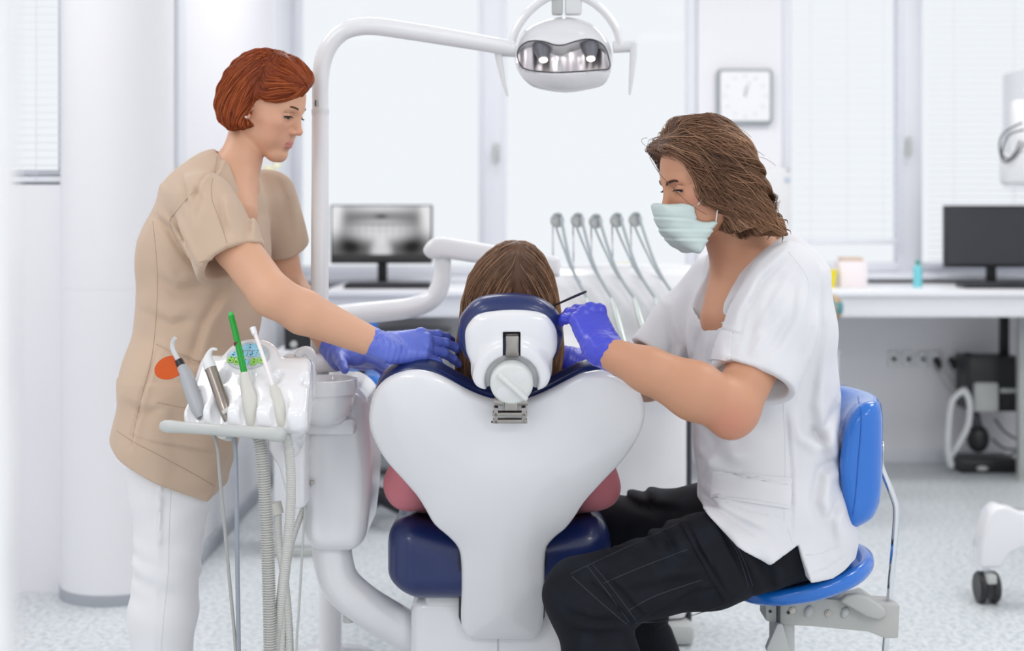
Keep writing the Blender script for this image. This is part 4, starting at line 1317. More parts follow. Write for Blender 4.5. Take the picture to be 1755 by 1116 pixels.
# end of the lower arm on a stand behind the lamp pole
G().tube([P(566, 545, DA), P(566, 600, DA), np.array((P(566, 0, DA)[0], DA, .03))], .03, 18).build('arm_post', M_PLASTIC, du)
G().lathe([(.14, 0), (.14, .015), (.12, .03), (.035, .04)], 32, None, (P(566, 0, DA)[0], DA, 0)).build('post_foot', M_PLASTIC, du)
balls = [(955, 378), (990, 378), (1021, 380), (1057, 378), (1089, 377)]
hp = [(1016, 560), (1058, 560), (1096, 560), (1132, 560), (1168, 560)]
names = ['leftmost', 'second from left', 'middle', 'second from right', 'rightmost']
for k, ((bx_, by_), (hx_, hy_)) in enumerate(zip(balls, hp)):
    ball = P(bx_, by_, DU + .1)
    w_ = G().tube([P(bx_ - 8, by_ + 8, DU + .1), P(bx_ - 7, by_ + 70, DU + .1), P(bx_ - 6, 470, DU + .13)], .0022, 8).build('whip_rod', M_CHROME, du)
    G().lathe([(0, -.009), (.015, -.009), (.0205, -.003), (.0205, .003), (.015, .009), (0, .009)], 24, align((.3, -1, 0)), ball).build('hose_pulley', M_GREYP, w_)
    c = P(1065, 548, DU)
    s = P(hx_, 560, DU)[0]
    t0 = np.array((s - .016, c[1] - .025, c[2] + .06)); t1 = np.array((s + .022, c[1] - .14, c[2] - .105))
    h = thing('handpiece', t1, names[k] + ' of the five slim handpieces hanging in the delivery unit', 'instrument', 'handpieces in the delivery unit')
    G().tube([t0, (t0 * 2 + t1) / 3, t1], [.0065, .0095, .0085], 16, 4).build('handpiece_body', mat('pale_steel', rgb(196, 204, 200), .28, metal=.6), h)
    mid = (ball + t0) / 2
    G().tube([t0, t0 * .75 + ball * .25 + (-.006, 0, -.005), mid + (-.008, -.01, 0), ball + (.012, -.012, 0), ball + (.008, -.012, .017), ball + (-.006, -.012, .018), ball + (-.014, -.012, .004)], .0046, 10, 6).build('hose', mat('hose_blue_grey', rgb(176, 186, 190), .45), h)
    G().tube([ball + (-.006, -.01, -.012), ball * .7 + t0 * .3 + (-.004, .02, -.02), ball * .35 + t0 * .65 + (.0, .03, -.02), t0 + (.05, .05, -.02)], .0032, 8, 6).build('return_hose', mat('hose_blue_grey', None), h)

# ------------------------------------------------------------------ the dentist's stool
DS = 2.95
sd = thing('dentist_stool', (P(1375, 1000, DS)[0], DS, 0), 'blue upholstered dentist stool with a backrest on a chrome bar', 'stool')
scn = P(1372, 977, DS)
RS = rot(0, -14, 0)
def f_ss(p):
    q = (p - scn) @ RS
    x, y, z = q.T
    r = np.sqrt((x / .150) ** 2 + (y / .17) ** 2)
    dish = .012 * (1 - np.clip(r, 0, 1) ** 2)
    d2 = (r - 1) * .15
    return ext2(d2, z + .002 + dish, .018, .017) * .8
sdf_obj('seat', f_ss, scn - (.2, .22, .09), scn + (.2, .22, .09), .005, M_BLUEV, sd, band=.05)
G().lathe([(0, 0), (.11, .0), (.128, .014), (.12, .02)], 40, RS * np.array((1.0, 1.1, 1)), scn + RS @ np.array((0, 0, -.030))).build('seat_pan', M_GREYP, sd)
# backrest cushion
bp = [P(a, b, DS) for a, b in ((1458, 690), (1448, 720), (1447, 770), (1450, 820), (1460, 866))]
bkc = P(1468, 778, DS)
bo = [(1464, 676), (1481, 668), (1496, 670), (1503, 690), (1504, 740), (1503, 800), (1500, 840), (1488, 872), (1460, 888), (1449, 880), (1440, 845), (1434, 790), (1437, 745), (1446, 705)]
bop = spl([(P(a, b, DS)[0], P(a, 780 + (b - 780) * .94, DS)[2]) for a, b in bo], 4)
def f_bk(p):
    y = (p[:, 1] - DS)
    sh = p.copy()
    x = p[:, 0] + 1.5 * y * y
    d2 = sd_poly(np.stack([x, p[:, 2]], 1), bop)
    # thickness tapers out to the sides, giving a rounded pad
    return ext2(d2, y, .155, .035) * .8
sdf_obj('backrest', f_bk, bkc - (.14, .22, .17), bkc + (.1, .22, .17), .0055, M_BLUEV, sd, band=.05)
bk = [P(1507, 776, DS), P(1510, 800, DS), P(1530, 850, DS), P(1536, 880, DS), P(1531, 950, DS), P(1524, 1030, DS), P(1517, 1116, DS)]
G().tube(bk, .0068, 16, 5).build('back_bar', M_CHROME, sd)
g = G()
g.tube([P(1502, 766, DS), P(1512, 766, DS)], .014, 18); g.tube([P(1507, 762, DS), P(1507, 792, DS)], .0085, 14)
g.build('back_clamp', M_CHROME, sd)
M_MECH = mat('mechanism_grey', rgb(188, 188, 184), .42)
mo = [(1307, 1030), (1334, 1028), (1400, 1018), (1450, 1022), (1480, 1014), (1500, 1028), (1535, 1030), (1532, 1086), (1510, 1086), (1482, 1075), (1390, 1066), (1350, 1064), (1330, 1062), (1307, 1056)]
G().prism([(P(a, b, DS)[0], P(a, b, DS)[2]) for a, b in mo][::-1], .07, None, (0, DS - .035, 0), .003).build('tilt_mechanism', M_MECH, sd)
lv = [(1428, 1018), (1440, 1008), (1458, 1005), (1478, 1012), (1504, 1030), (1506, 1042), (1494, 1050), (1474, 1045)]
G().prism([(P(a, b, DS)[0], P(a, b, DS)[2]) for a, b in lv][::-1], .02, None, (0, DS - .06, 0), .006, 3).build('tilt_lever', M_MECH, sd)
for a, b, r in ((1386, 1048, .013), (1448, 1050, .012)):
    G().ell(P(a, b, DS - .036), (r * .7, .008, r), rot(0, 25, 0), 18).build('adjuster_knob', M_GREYP, sd)
for a, b, r in ((1358, 1046, .0065), (1419, 1051, .0065), (1510, 1056, .0075)):
    G().lathe([(0, .006), (r * .6, .006), (r * .6, .003), (r, .003), (r, 0)], 18, align((0, -1, 0)), P(a, b, DS - .036) + (0, 0, 0)).build('bolt', M_STEEL, sd)
for a, b in ((1387, 1030), (1351, 1050), (1320, 1048)):
    G().lathe([(0, .001), (.0035, .001), (.0035, 0)], 12, align((0, -1, 0)), P(a, b, DS - .0352)).build('bolt_hole', M_BLACK, sd)
# seat lever with a wedge grip, and the gas lift
ph = G().tube([P(1334, 1028, DS - .05), P(1334, 1068, DS - .05)], .0042, 12).build('lever_rod', M_DARK, sd)
wg = [(1330, 1066), (1339, 1066), (1351, 1108), (1351, 1114), (1312, 1114), (1312, 1108)]
G().prism([(P(a, b, DS - .05)[0], P(a, b, DS - .05)[2]) for a, b in wg][::-1], .022, None, (0, DS - .065, 0), .003).build('lever_grip', M_GREYP, ph)
gx = P(1340, 0, DS)[0]
G().tube([(gx, DS, .09), (gx, DS, .355)], .026, 24).build('gas_lift', M_GREYP, sd)
for k in range(5):
    a = k * 1.2566 + .5
    ex, ey = gx + math.cos(a) * .25, DS + math.sin(a) * .25
    l = G().tube([(gx, DS, .11), (ex, ey, .085)], [.03, .018], 12).build('leg', M_CHROME, sd)
    G().tube([(ex, ey, .085), (ex, ey, .05)], .007, 8).build('caster_stem', M_DARK, l)
    for s in (-1, 1):
        G().lathe([(.008, -.009), (.025, -.009), (.029, -.004), (.029, .004), (.025, .009), (.008, .009)], 20, rot(0, 90, 0), (ex + s * .013, ey, .029)).build('wheel', M_BLACK, l)
# ------------------------------------------------------------------ people: shared builders
def head_frame(fwd0, yaw, pitch, roll=0.0):
    """columns forward, left, up; yaw about Z, pitch down"""
    f = np.array(fwd0, float)
    y = math.radians(yaw)
    f = np.array((f[0] * math.cos(y) - f[1] * math.sin(y), f[0] * math.sin(y) + f[1] * math.cos(y), 0))
    u = np.array((0, 0, 1.0)); l = np.cross(u, f)
    t = math.radians(pitch)
    f, u = f * math.cos(t) - u * math.sin(t), u * math.cos(t) + f * math.sin(t)
    r = math.radians(roll)
    l, u = l * math.cos(r) + u * math.sin(r), u * math.cos(r) - l * math.sin(r)
    return np.stack([f, l, u], 1)

class Head:
    def __init__(self, O, R, s, male=False):
        self.O, self.R, self.s, self.male = np.asarray(O, float), R, s, male
    def q(self, p): return (p - self.O) @ self.R / self.s
    def w(self, x, y, z): return self.O + self.R @ np.array((x, y, z)) * self.s
    def prof(self, px, py, y0=0.0):
        """photo pixel -> (x, z) in the plane y = y0 of the head"""
        fr = (self.O + self.R[:, 1] * y0 * self.s, self.R[:, 0], self.R[:, 2], self.R[:, 1])
        a, b = ray_to_plane(px, py, fr)
        return a / self.s, b / self.s
    def sdf(self, p):
        q = self.q(p)
        far = np.linalg.norm(q - (0, 0, -.01), axis=1)
        d = (far - .12)
        m = far < .20
        if m.any(): d[m] = self._f(q[m])
        return d * self.s
    def _f(self, q):
        a = np.abs(q[:, 1])
        s = np.stack([q[:, 0], a, q[:, 2]], 1)            # mirrored
        mj = 1.12 if self.male else 1.0
        d = sd_ell(q, (-.010, 0, .030), (.081, .069, .079) if self.male else (.088, .075, .085))
        d = smin(d, sd_ell(q, (.030, 0, .030), (.058, .062, .062)), .03)
        d = smin(d, sd_ell(q, (.036, 0, -.030), (.052, .057, .072)), .03)
        jaw = sd_rcone(s, (.0, .048 * mj, -.050), (.062, .016 * mj, -.092), .020, .017)
        d = smin(d, jaw, .020)
        d = smin(d, sd_sph(s, (.071, .006 * mj, -.094), .0165), .018)
        d = smin(d, sd_ell(s, (.052, .044, -.020), (.026, .022, .020)), .022)      # cheekbone
        d = smin(d, sd_ell(s, (.052, .034, -.052), (.026, .024, .026)), .02)       # cheek
        d = smin(d, sd_ell(q, (.065, 0, -.058), (.026, .031, .026)), .016)         # mouth
        d = smin(d, sd_rcone(s, (.083, .010, .020), (.068, .044, .018), .009, .008), .014)  # brow
        d = smax(d, -sd_ell(s, (.098, .032, .002), (.018, .018, .012)), .014)      # socket
        d = smin(d, sd_rcone(q, (.086, 0, .010), (.1025, 0, -.0255), .0066, .0082), .012)     # nose
        d = smin(d, sd_sph(q, (.1045, 0, -.0280), .0082), .005)
        d = smin(d, sd_ell(s, (.0925, .0115, -.0322), (.0100, .0062, .0062)), .006)
        d = smax(d, -sd_ell(s, (.0975, .006, -.0388), (.005, .0028, .004)), .002)   # nostril
        d = smax(d, -sd_rcone(q, (.099, 0, -.042), (.096, 0, -.052), .0018, .0026), .004)
        # lids over the eyeballs
        e = sd_sph(s, (.0715, .0315, .0005), .0142)
        d = smin(d, e, .005)
        d = smax(d, -sd_rcone(np.stack([s[:, 0], s[:, 1], s[:, 2]], 1), (.089, .019, -.0015), (.0785, .0460, -.0012), .0030, .0020), .0015)
        d = smax(d, -sd_rcone(s, (.0855, .019, .0105), (.075, .047, .0085), .0012, .0012), .003)   # lid crease
        # lips
        up = sd_chain(s, [(.0925, 0.0, -.0592), (.0905, .010, -.0590), (.0740, .0290, -.0600)], [.0042, .0038, .0016])
        lo = sd_chain(s, [(.0912, 0.0, -.0678), (.0892, .009, -.0676), (.0740, .0280, -.0610)], [.0050, .0046, .0016])
        d = smin(d, up, .005); d = smin(d, lo, .005)
        d = smax(d, -sd_chain(s, [(.0975, 0, -.0635), (.094, .010, -.0632), (.0720, .0315, -.0602)], [.0010, .0010, .0010]), .002)
        d = smax(d, -sd_ell(q, (.092, 0, -.0795), (.006, .018, .0035)), .008)
        # ear
        R = rot(0, 18, 0)
        er = sd_ell(s, (-.006, .0735, .002), (.0185, .0075, .031), R)
        er = smax(er, -sd_ell(s, (-.004, .081, .006), (.012, .006, .019), R), .004)
        er = smin(er, sd_ell(s, (.001, .0725, -.026), (.0085, .0055, .009)), .006)
        d = smin(d, er, .006)
        return d

def skin_colors(o, head, base, lip, blush, extra=None):
    me = o.data
    n = len(me.vertices)
    V = np.empty(n * 3, np.float32); me.vertices.foreach_get('co', V)
    V = V.reshape(-1, 3).astype(float) + np.array(root_loc(o.parent))
    c = np.tile(np.array(base[:3]), (n, 1))
    q = head.q(V)
    s = np.stack([q[:, 0], np.abs(q[:, 1]), q[:, 2]], 1)
    def mixw(w, col): 
        nonlocal c
        w = np.clip(w, 0, 1)[:, None]
        c = c * (1 - w) + np.array(col[:3]) * w
    for cen, r, st in (((.062, .045, -.028), .03, .45), ((.108, 0, -.03), .018, .4), ((-.005, .075, -.005), .03, .35)):
        mixw(st * np.exp(-(np.linalg.norm(s - cen, axis=1) / r) ** 2), blush)
    up = sd_chain(s, [(.0925, 0.0, -.0592), (.0905, .010, -.0590), (.0740, .0290, -.0600)], [.0055, .005, .002])
    lo = sd_chain(s, [(.0912, 0.0, -.0678), (.0892, .009, -.0676), (.0740, .0280, -.0610)], [.0065, .006, .002])
    mixw(1 - np.clip((np.minimum(up, lo)) / .0018, 0, 1), lip)
    if extra is not None: c = extra(V, c)
    ca = me.color_attributes.new('skin', 'FLOAT_COLOR', 'POINT')
    ca.data.foreach_set('color', np.concatenate([c, np.ones((n, 1))], 1).astype(np.float32).ravel())

def skin_mat(name):
    m = mat(name, rgb(220, 175, 150), 0.48, sss=0.12, attr='skin', bump=(420, .12, .0006))
    return m

class Hand:
    """X along the fingers, Y towards the thumb, Z out of the back of the hand; wrist at the origin"""
    def __init__(self, O, xdir, zdir, s=1.0, mirror=1, curl=((20, 15, 10),) * 4, spread=(6, 1, -4, -9), thumb=None, thick=1.0):
        self.O = np.asarray(O, float); self.s = s; self.thick = thick
        x = unit(xdir); z = np.asarray(zdir, float); z = unit(z - x * (z @ x))
        self.R = np.stack([x, np.cross(z, x) * mirror, z], 1)      # mirror=-1 flips the thumb side
        mcp = [(.090, .027, .001), (.094, .0085, .004), (.089, -.010, .003), (.080, -.027, -.001)]
        ln = [(.043, .026, .020), (.047, .030, .021), (.044, .028, .021), (.034, .021, .018)]
        rd = [(.0098, .0088, .0080, .0068), (.0100, .0090, .0081, .0069), (.0096, .0086, .0078, .0066), (.0086, .0076, .0068, .0058)]
        self.f = []
        for i in range(4):
            p = np.array(mcp[i]); pts = [p]; a = 0; sp = math.radians(spread[i])
            for L, c in zip(ln[i], curl[i]):
                a += math.radians(c)
                p = p + L * np.array((math.cos(a) * math.cos(sp), math.cos(a) * math.sin(sp), -math.sin(a)))
                pts.append(p)
            self.f.append((np.array(pts), [r * thick for r in rd[i]]))
        th = thumb or [(.020, .026, -.010), (.052, .050, -.020), (.083, .060, -.026), (.108, .062, -.030)]
        self.th = (np.array(th, float), [r * thick for r in (.0150, .0125, .0105, .0082)])
        self.mcp = mcp
    def w(self, v): return self.O + self.R @ np.asarray(v, float) * self.s
    def tip(self, i): return self.w(self.f[i][0][-1])
    def sdf(self, p):
        q = (p - self.O) @ self.R / self.s
        far = np.linalg.norm(q - (.08, 0, 0), axis=1)
        d = far - .14
        m = far < .20
        if m.any(): d[m] = self._f(q[m])
        return d * self.s
    def _f(self, q):
        # palm: fan of metacarpals flattened, plus thumb and little-finger pads
        d = None
        root = [(.006, .017, -.001), (.004, .006, 0), (.004, -.006, 0), (.006, -.016, -.001)]
        for i in range(4):
            e = sd_rcone(q, root[i], self.mcp[i], .0140, .0115)
            d = e if d is None else smin(d, e, .012)
        d = smin(d, sd_ell(q, (.045, 0, -.004), (.045, .034, .0135)), .012)
        d = smin(d, sd_ell(q, (.040, .022, -.012), (.033, .015, .013)), .012)
        d = smin(d, sd_ell(q, (.045, -.024, -.009), (.035, .011, .012)), .010)
        for pts, rs in self.f:
            e = sd_chain(q, pts, rs, .002)
            for k in (1, 2):                     # knuckle swellings
                e = smin(e, sd_sph(q, pts[k], rs[k] * 1.07), .004)
            d = smin(d, e, .0055)
            d = smin(d, sd_sph(q, pts[0] + (0, 0, .003), rs[0] * 1.08), .006)
        e = sd_chain(q, self.th[0], self.th[1], .003)
        d = smin(d, e, .012)
        return d

def strands(f, flow, roots, nrm, L, steps, off, width, rs, wave=0.0, wscale=60.0, jit=0.12, taper=True, grav=None):
    """ribbons laid over the surface f=0 following flow; returns V, F, per-vertex t, strand id"""
    n = len(roots)
    h = 4e-4
    p = roots.copy()
    L = np.broadcast_to(L, (n,)) * rs.uniform(.7, 1.15, n)
    off = rs.uniform(off[0], off[1], n)
    dirj = rs.normal(size=(n, 3)) * jit
    ph = rs.uniform(0, 6.28, n)
    P_, N_ = [], []
    for k in range(steps + 1):
        d = f(p)
        g = np.stack([f(p + np.eye(3)[a] * h) - f(p - np.eye(3)[a] * h) for a in range(3)], 1) / (2 * h)
        g /= np.linalg.norm(g, axis=1)[:, None] + 1e-9
        p = p - (d - off)[:, None] * g * .9
        P_.append(p.copy()); N_.append(g)
        v = flow(p) + dirj
        v = v - g * (v * g).sum(1)[:, None]
        v /= np.linalg.norm(v, axis=1)[:, None] + 1e-9
        if wave:
            b = np.cross(g, v)
            v = v + b * (wave * np.sin(ph + wscale * k * L / steps))[:, None]
        p = p + v * (L / steps)[:, None]
    P_ = np.stack(P_, 1); N_ = np.stack(N_, 1)
    T_ = np.gradient(P_, axis=1); T_ /= np.linalg.norm(T_, axis=2)[..., None] + 1e-9
    B_ = np.cross(T_, N_)
    t = np.linspace(0, 1, steps + 1)
    prof = np.clip(np.minimum(t / .12 + .35, 1) * (1 - t ** 4 * .85), .1, 1) if taper else np.ones_like(t)
    w = (width * rs.uniform(.6, 1.3, n))[:, None] * prof[None]
    A = P_ + B_ * w[..., None]
    C = P_ - B_ * w[..., None]
    M = P_ + N_ * (w * .8)[..., None]
    V = np.stack([A, M, C], 2).reshape(-1, 3)              # strand, step, 3
    base = np.arange(n)[:, None, None] * (steps + 1) * 3 + np.arange(steps)[None, :, None] * 3
    F = []
    for a, b in ((0, 1), (1, 2), (2, 0)):
        F.append(np.concatenate([base + a, base + b, base + 3 + b, base + 3 + a], 2).reshape(-1, 4))
    F = np.concatenate(F)
    tt = np.repeat(np.tile(t, n), 3)
    sid = np.repeat(np.arange(n), (steps + 1) * 3)
    return V, F, tt, sid

def hair_obj(name, f, lo, hi, step, flow, n, L, steps, m, parent, cols, seed=1, off=(-.0005, .003), width=.0011, wave=0.0, jit=.12, keep=None, wscale=60.0, lock=0):
    """cols = (dark, mid, light) linear colours"""
    rs = np.random.RandomState(seed)
    xs, ys, zs = (axis_steps(lo[i], hi[i], step) for i in range(3))
    V0, F0 = snets(f, xs, ys, zs, proj=2)
    a = V0[F0]
    ar = np.linalg.norm(np.cross(a[:, 2] - a[:, 0], a[:, 3] - a[:, 1]), axis=1)
    ids = rs.choice(len(F0), n * 2, p=ar / ar.sum())
    roots = a[ids].mean(1) + rs.normal(size=(n * 2, 3)) * step * .3
    if keep is not None:
        roots = roots[keep(roots)]
    roots = roots[:n]
    V1, F1, t, sid = strands(f, flow, roots, None, L, steps, off, width, rs, wave, wscale, jit)
    V = np.concatenate([V0, V1]); F = np.concatenate([F0, F1 + len(V0)])
    o = mesh_obj(name, V, F, m, parent, True, None)
    ns = sid.max() + 1
    r = rs.beta(2, 2, ns)
    if lock:
        r = np.clip(.45 * r + .55 * (.5 + .5 * snoise(roots, lock * 3, 77)), 0, 1)
    d_, m_, l_ = (np.array(c[:3]) for c in cols[:3])
    cs = np.where(r[:, None] < .5, d_ + (m_ - d_) * (r * 2)[:, None], m_ + (l_ - m_) * (r * 2 - 1)[:, None])
    c1 = cs[sid]
    c0 = np.tile(d_ * .6 + m_ * .4, (len(V0), 1))
    c = np.concatenate([c0, c1])
    # further cols entries blend in a lighter tone by position
    if len(cols) > 3:
        w = cols[4](V)[:, None]
        c = c * (1 - w) + np.array(cols[3][:3]) * w * (.7 + .6 * np.concatenate([np.full(len(V0), .3), r[sid]]))[:, None]
    ca = o.data.color_attributes.new('hair', 'FLOAT_COLOR', 'POINT')
    ca.data.foreach_set('color', np.concatenate([c, np.ones((len(c), 1))], 1).astype(np.float32).ravel())
    return o

def eye_parts(hd, parent, side, look, iris):
    """eyeball with iris and pupil as children of the body"""
    c = hd.w(.0715, .0315 * side, .0005)
    R = hd.R
    s = hd.s
    e = G().ell(c, .0128 * s, R, 24).build('eyeball', mat('eye_white', rgb(236, 230, 226), .15), parent)
    lv = unit(R @ np.array(look))
    G().lathe([(0, .0133 * s), (.0030 * s, .0132 * s), (.0058 * s, .0118 * s)], 24, align(lv), c).build('iris', iris, e)
    G().lathe([(0, .0136 * s), (.0024 * s, .0134 * s), (.0027 * s, .0125 * s)], 20, align(lv), c).build('pupil', mat('pupil_black', rgb(12, 10, 10), .1), e)

def face_hair(hd, parent, sides, lash_m, brow_m, brow_w=.0022, brow_dz=0.0):
    for sd_ in sides:
        g = G()
        pts = [hd.w(x, y * sd_, z) for x, y, z in ((.0862, .0195, .0010), (.0868, .026, .0022), (.0855, .033, .0024), (.0815, .041, .0010), (.078, .0465, -.0015))]
        g.tube(pts, [.0009, .0013, .0014, .0014, .0005], 8, 4)
        rs = random.Random(5)
        cp = catmull(pts, 8)
        for i in range(2, len(cp) - 1):
            b = cp[i]; outd = hd.R @ np.array((.9, .25 * sd_, -.35))
            g.tube([b, b + outd * .0035 * hd.s, b + outd * .0065 * hd.s + hd.R @ np.array((0, .001 * sd_, .0012))], [.0005, .0004, .00015], 5)
        g.build('eyelash', lash_m, parent)
        g = G()
        rs = random.Random(9)
        line = catmull([(.0935, .010, .0205), (.0915, .022, .0235), (.0850, .036, .0250), (.0745, .048, .0205), (.066, .055, .0145)], 10) + (0, 0, brow_dz)
        for k in range(230):
            i = rs.randrange(len(line) - 1)
            fr_ = i / (len(line) - 1)
            b = line[i] + np.array((0.0004, 0, rs.uniform(-1, 1) * brow_w * (1 - .55 * fr_)))
            t = unit(line[min(i + 1, len(line) - 1)] - line[max(i - 1, 0)])
            e = b + t * .0065 + np.array((.0004, 0, .0012 * (1 - fr_)))
            b_ = np.array((b[0], b[1] * sd_, b[2])); e_ = np.array((e[0], e[1] * sd_, e[2]))
            g.tube([hd.w(*b_), hd.w(*e_)], [.0006, .0002], 4)
        g.build('eyebrow', brow_m, parent)

def near(p, c, R, f):
    """evaluate f only close to c"""
    c = np.asarray(c, float)
    far = np.linalg.norm(p - c, axis=1)
    d = np.maximum(far - R * .8, .02)
    m = far < R
    if m.any(): d[m] = f(p[m])
    return d

def folds(p, lst):
    """cloth folds: each (points, width, depth, y_max) presses a groove with a raised lip beside it into the side facing -Y"""
    off = np.zeros(len(p))
    q = p[:, [0, 2]]
    for pts, w, dep, ym in lst:
        pts = np.asarray(pts)[:, [0, 2]]
        best = np.full(len(p), 1e9); sg = np.ones(len(p)); tt = np.zeros(len(p))
        n = len(pts) - 1
        for i in range(n):
            a, b = pts[i], pts[i + 1]
            ba = b - a
            t = np.clip((q - a) @ ba / (ba @ ba), 0, 1)
            e = q - a - t[:, None] * ba
            d = np.sqrt((e * e).sum(1))
            m = d < best
            best = np.where(m, d, best)
            sg = np.where(m, np.sign(ba[0] * e[:, 1] - ba[1] * e[:, 0]), sg)
            tt = np.where(m, (i + t) / n, tt)
        fade = np.clip(np.minimum(tt, 1 - tt) / .25, 0, 1) * .8 + .2
        s = best * sg
        k = np.exp(-(s / w) ** 2) - .75 * np.exp(-((s - 1.7 * w) / (1.2 * w)) ** 2)
        off += dep * fade * k * np.clip((ym - p[:, 1]) / .04, 0, 1)
    return off

def surf(pix, f, d0, d1):
    """where the sight lines through photo pixels meet the surface f=0"""
    pix = np.asarray(pix, float)
    dr = np.stack([(pix[:, 0] - 877.5) / FPX, np.ones(len(pix)), (HOR - pix[:, 1]) / FPX], 1)
    o = np.array((0, 0, CAM_H))
    t = np.full(len(pix), float(d0))
    for _ in range(60):
        t = np.minimum(t + f(o + dr * t[:, None]) * .7, d1)
    return o + dr * t[:, None]

def dens(pix, step=6.0):
    """resample a pixel polyline evenly"""
    p = catmull(np.asarray(pix, float), 8) if len(pix) > 2 else np.asarray(pix, float)
    s = np.concatenate([[0], np.cumsum(np.linalg.norm(np.diff(p, axis=0), axis=1))])
    q = np.linspace(0, s[-1], max(3, int(s[-1] / step)))
    return np.stack([np.interp(q, s, p[:, 0]), np.interp(q, s, p[:, 1])], 1)

def seams(name, lst, f, d0, d1, r, m, parent):
    """sewn seams: thin raised cords lying on the cloth"""
    g = G()
    for pix in lst:
        pts = surf(dens(pix), f, d0, d1)
        k = np.linalg.norm(np.diff(pts, axis=0), axis=1)
        ok = np.concatenate([[True], k < .05])
        pts = pts[ok]
        if len(pts) > 2: g.tube(pts, r, 6)
    return g.build(name, m, parent)

def patch(name, quad, f, d0, d1, thick, m, parent, n=18):
    """flat sewn-on piece of cloth following the surface below; quad = tl, tr, br, bl pixels"""
    a, b, c, d = (np.asarray(q, float) for q in quad)
    u, v = np.meshgrid(np.linspace(0, 1, n), np.linspace(0, 1, n), indexing='ij')
    u, v = u.ravel()[:, None], v.ravel()[:, None]
    pix = a * (1 - u) * (1 - v) + b * u * (1 - v) + c * u * v + d * (1 - u) * v
    P0 = surf(pix, f, d0, d1)
    h = 1e-3
    g = np.stack([f(P0 + np.eye(3)[k] * h) - f(P0 - np.eye(3)[k] * h) for k in range(3)], 1)
    g /= np.linalg.norm(g, axis=1)[:, None] + 1e-9
    e = np.minimum(np.minimum(u, 1 - u), np.minimum(v, 1 - v)).ravel()
    top = P0 + g * (thick * np.where(e > 1e-6, 1, .75))[:, None]
    bot = P0 - g * .003
    i, j = np.meshgrid(np.arange(n - 1), np.arange(n - 1), indexing='ij')
    k = (i * n + j).ravel()
    F = [tuple(x) for x in np.stack([k, k + 1, k + n + 1, k + n], 1)]
    N = n * n
    F += [tuple(x) for x in (np.stack([k, k + n, k + n + 1, k + 1], 1) + N)]
    ring = [r_ * n for r_ in range(n)] + [(n - 1) * n + c_ for c_ in range(1, n)] + [r_ * n + n - 1 for r_ in range(n - 2, -1, -1)] + [c_ for c_ in range(n - 2, 0, -1)]
    for q0, q1 in zip(ring, ring[1:] + ring[:1]):
        F.append((q0, q1, q1 + N, q0 + N))
    return mesh_obj(name, np.concatenate([top, bot]), F, m, parent, True, 40)

def bounds(pts, pad):
    a = np.array(pts)
    return a.min(0) - pad, a.max(0) + pad
# ------------------------------------------------------------------ standing assistant with red bob and beige tunic
W = thing('person', (P(270, 0, 3.0)[0], 3.0, 0), 'standing person with a red bob in beige tunic, white trousers and blue gloves', 'person')
WS = .90
WR = head_frame((1, 0, 0), -17, 19, 0)
wh = Head((0, 0, 0), WR, WS)
wh.O = P(495, 201, 2.97) - WR @ np.array((.083, -.0315, 0)) * WS
yawW = math.radians(-17)
Wf = np.array((math.cos(yawW), math.sin(yawW), 0)); Wl = np.array((-math.sin(yawW), math.cos(yawW), 0))
sh_r, el_r, wr_r = P(352, 352, 2.83), P(466, 506, 2.71), P(655, 594, 2.78)
sh_l, el_l, wr_l = P(462, 352, 3.17), P(494, 488, 3.20), P(578, 606, 3.06)
neckb = P(392, 312, 3.0)
w_hr = Hand(wr_r, P(738, 590, 2.825) - wr_r, (.0, -.70, .72), 1.0, 1, curl=((14, 12, 10), (16, 12, 10), (20, 14, 10), (26, 14, 12)), spread=(8, 1, -7, -14), thick=1.06,
            thumb=[(.020, .024, -.012), (.045, .034, -.032), (.070, .034, -.048), (.092, .030, -.058)])
w_hl = Hand(wr_l, P(650, 622, 3.03) - wr_l, (.1, .35, .93), .93, -1, curl=((14, 10, 8), (16, 10, 8), (18, 12, 8), (22, 12, 8)), thick=1.06,
            thumb=[(.016, .026, -.010), (.034, .050, -.022), (.052, .072, -.036), (.068, .088, -.050)])
hip_r, kn_r, an_r = P(302, 690, 2.91), P(283, 968, 2.91), P(264, 1268, 2.93)
hip_l, kn_l, an_l = P(306, 690, 3.09), P(292, 972, 3.10), P(276, 1230, 3.11)
tors = [P(388, 318, 3.0), P(372, 352, 3.0), P(352, 430, 3.0), P(340, 540, 3.0), P(322, 650, 3.0), P(306, 730, 3.0)]
def w_torso(p, o=0.0):
    return sd_loft(p, tors, [.085 + o, .150 + o, .150 + o, .125 + o, .155 + o, .150 + o], [.050 + o, .085 + o, .112 + o, .095 + o, .100 + o, .098 + o], Wl, .03)
def w_arm(p, side):
    if side > 0:
        a = sd_chain(p, [sh_r, P(405, 425, 2.775), el_r], [.045, .043, .0405], .01)
        b = sd_chain(p, [el_r, P(520, 535, 2.735), wr_r], [.0395, .0425, .0265], .01)
    else:
        a = sd_chain(p, [sh_l, el_l], [.043, .036], .01)
        b = sd_chain(p, [el_l, P(520, 520, 3.16), wr_l], [.036, .037, .0255], .01)
    return smin(a, b, .014)
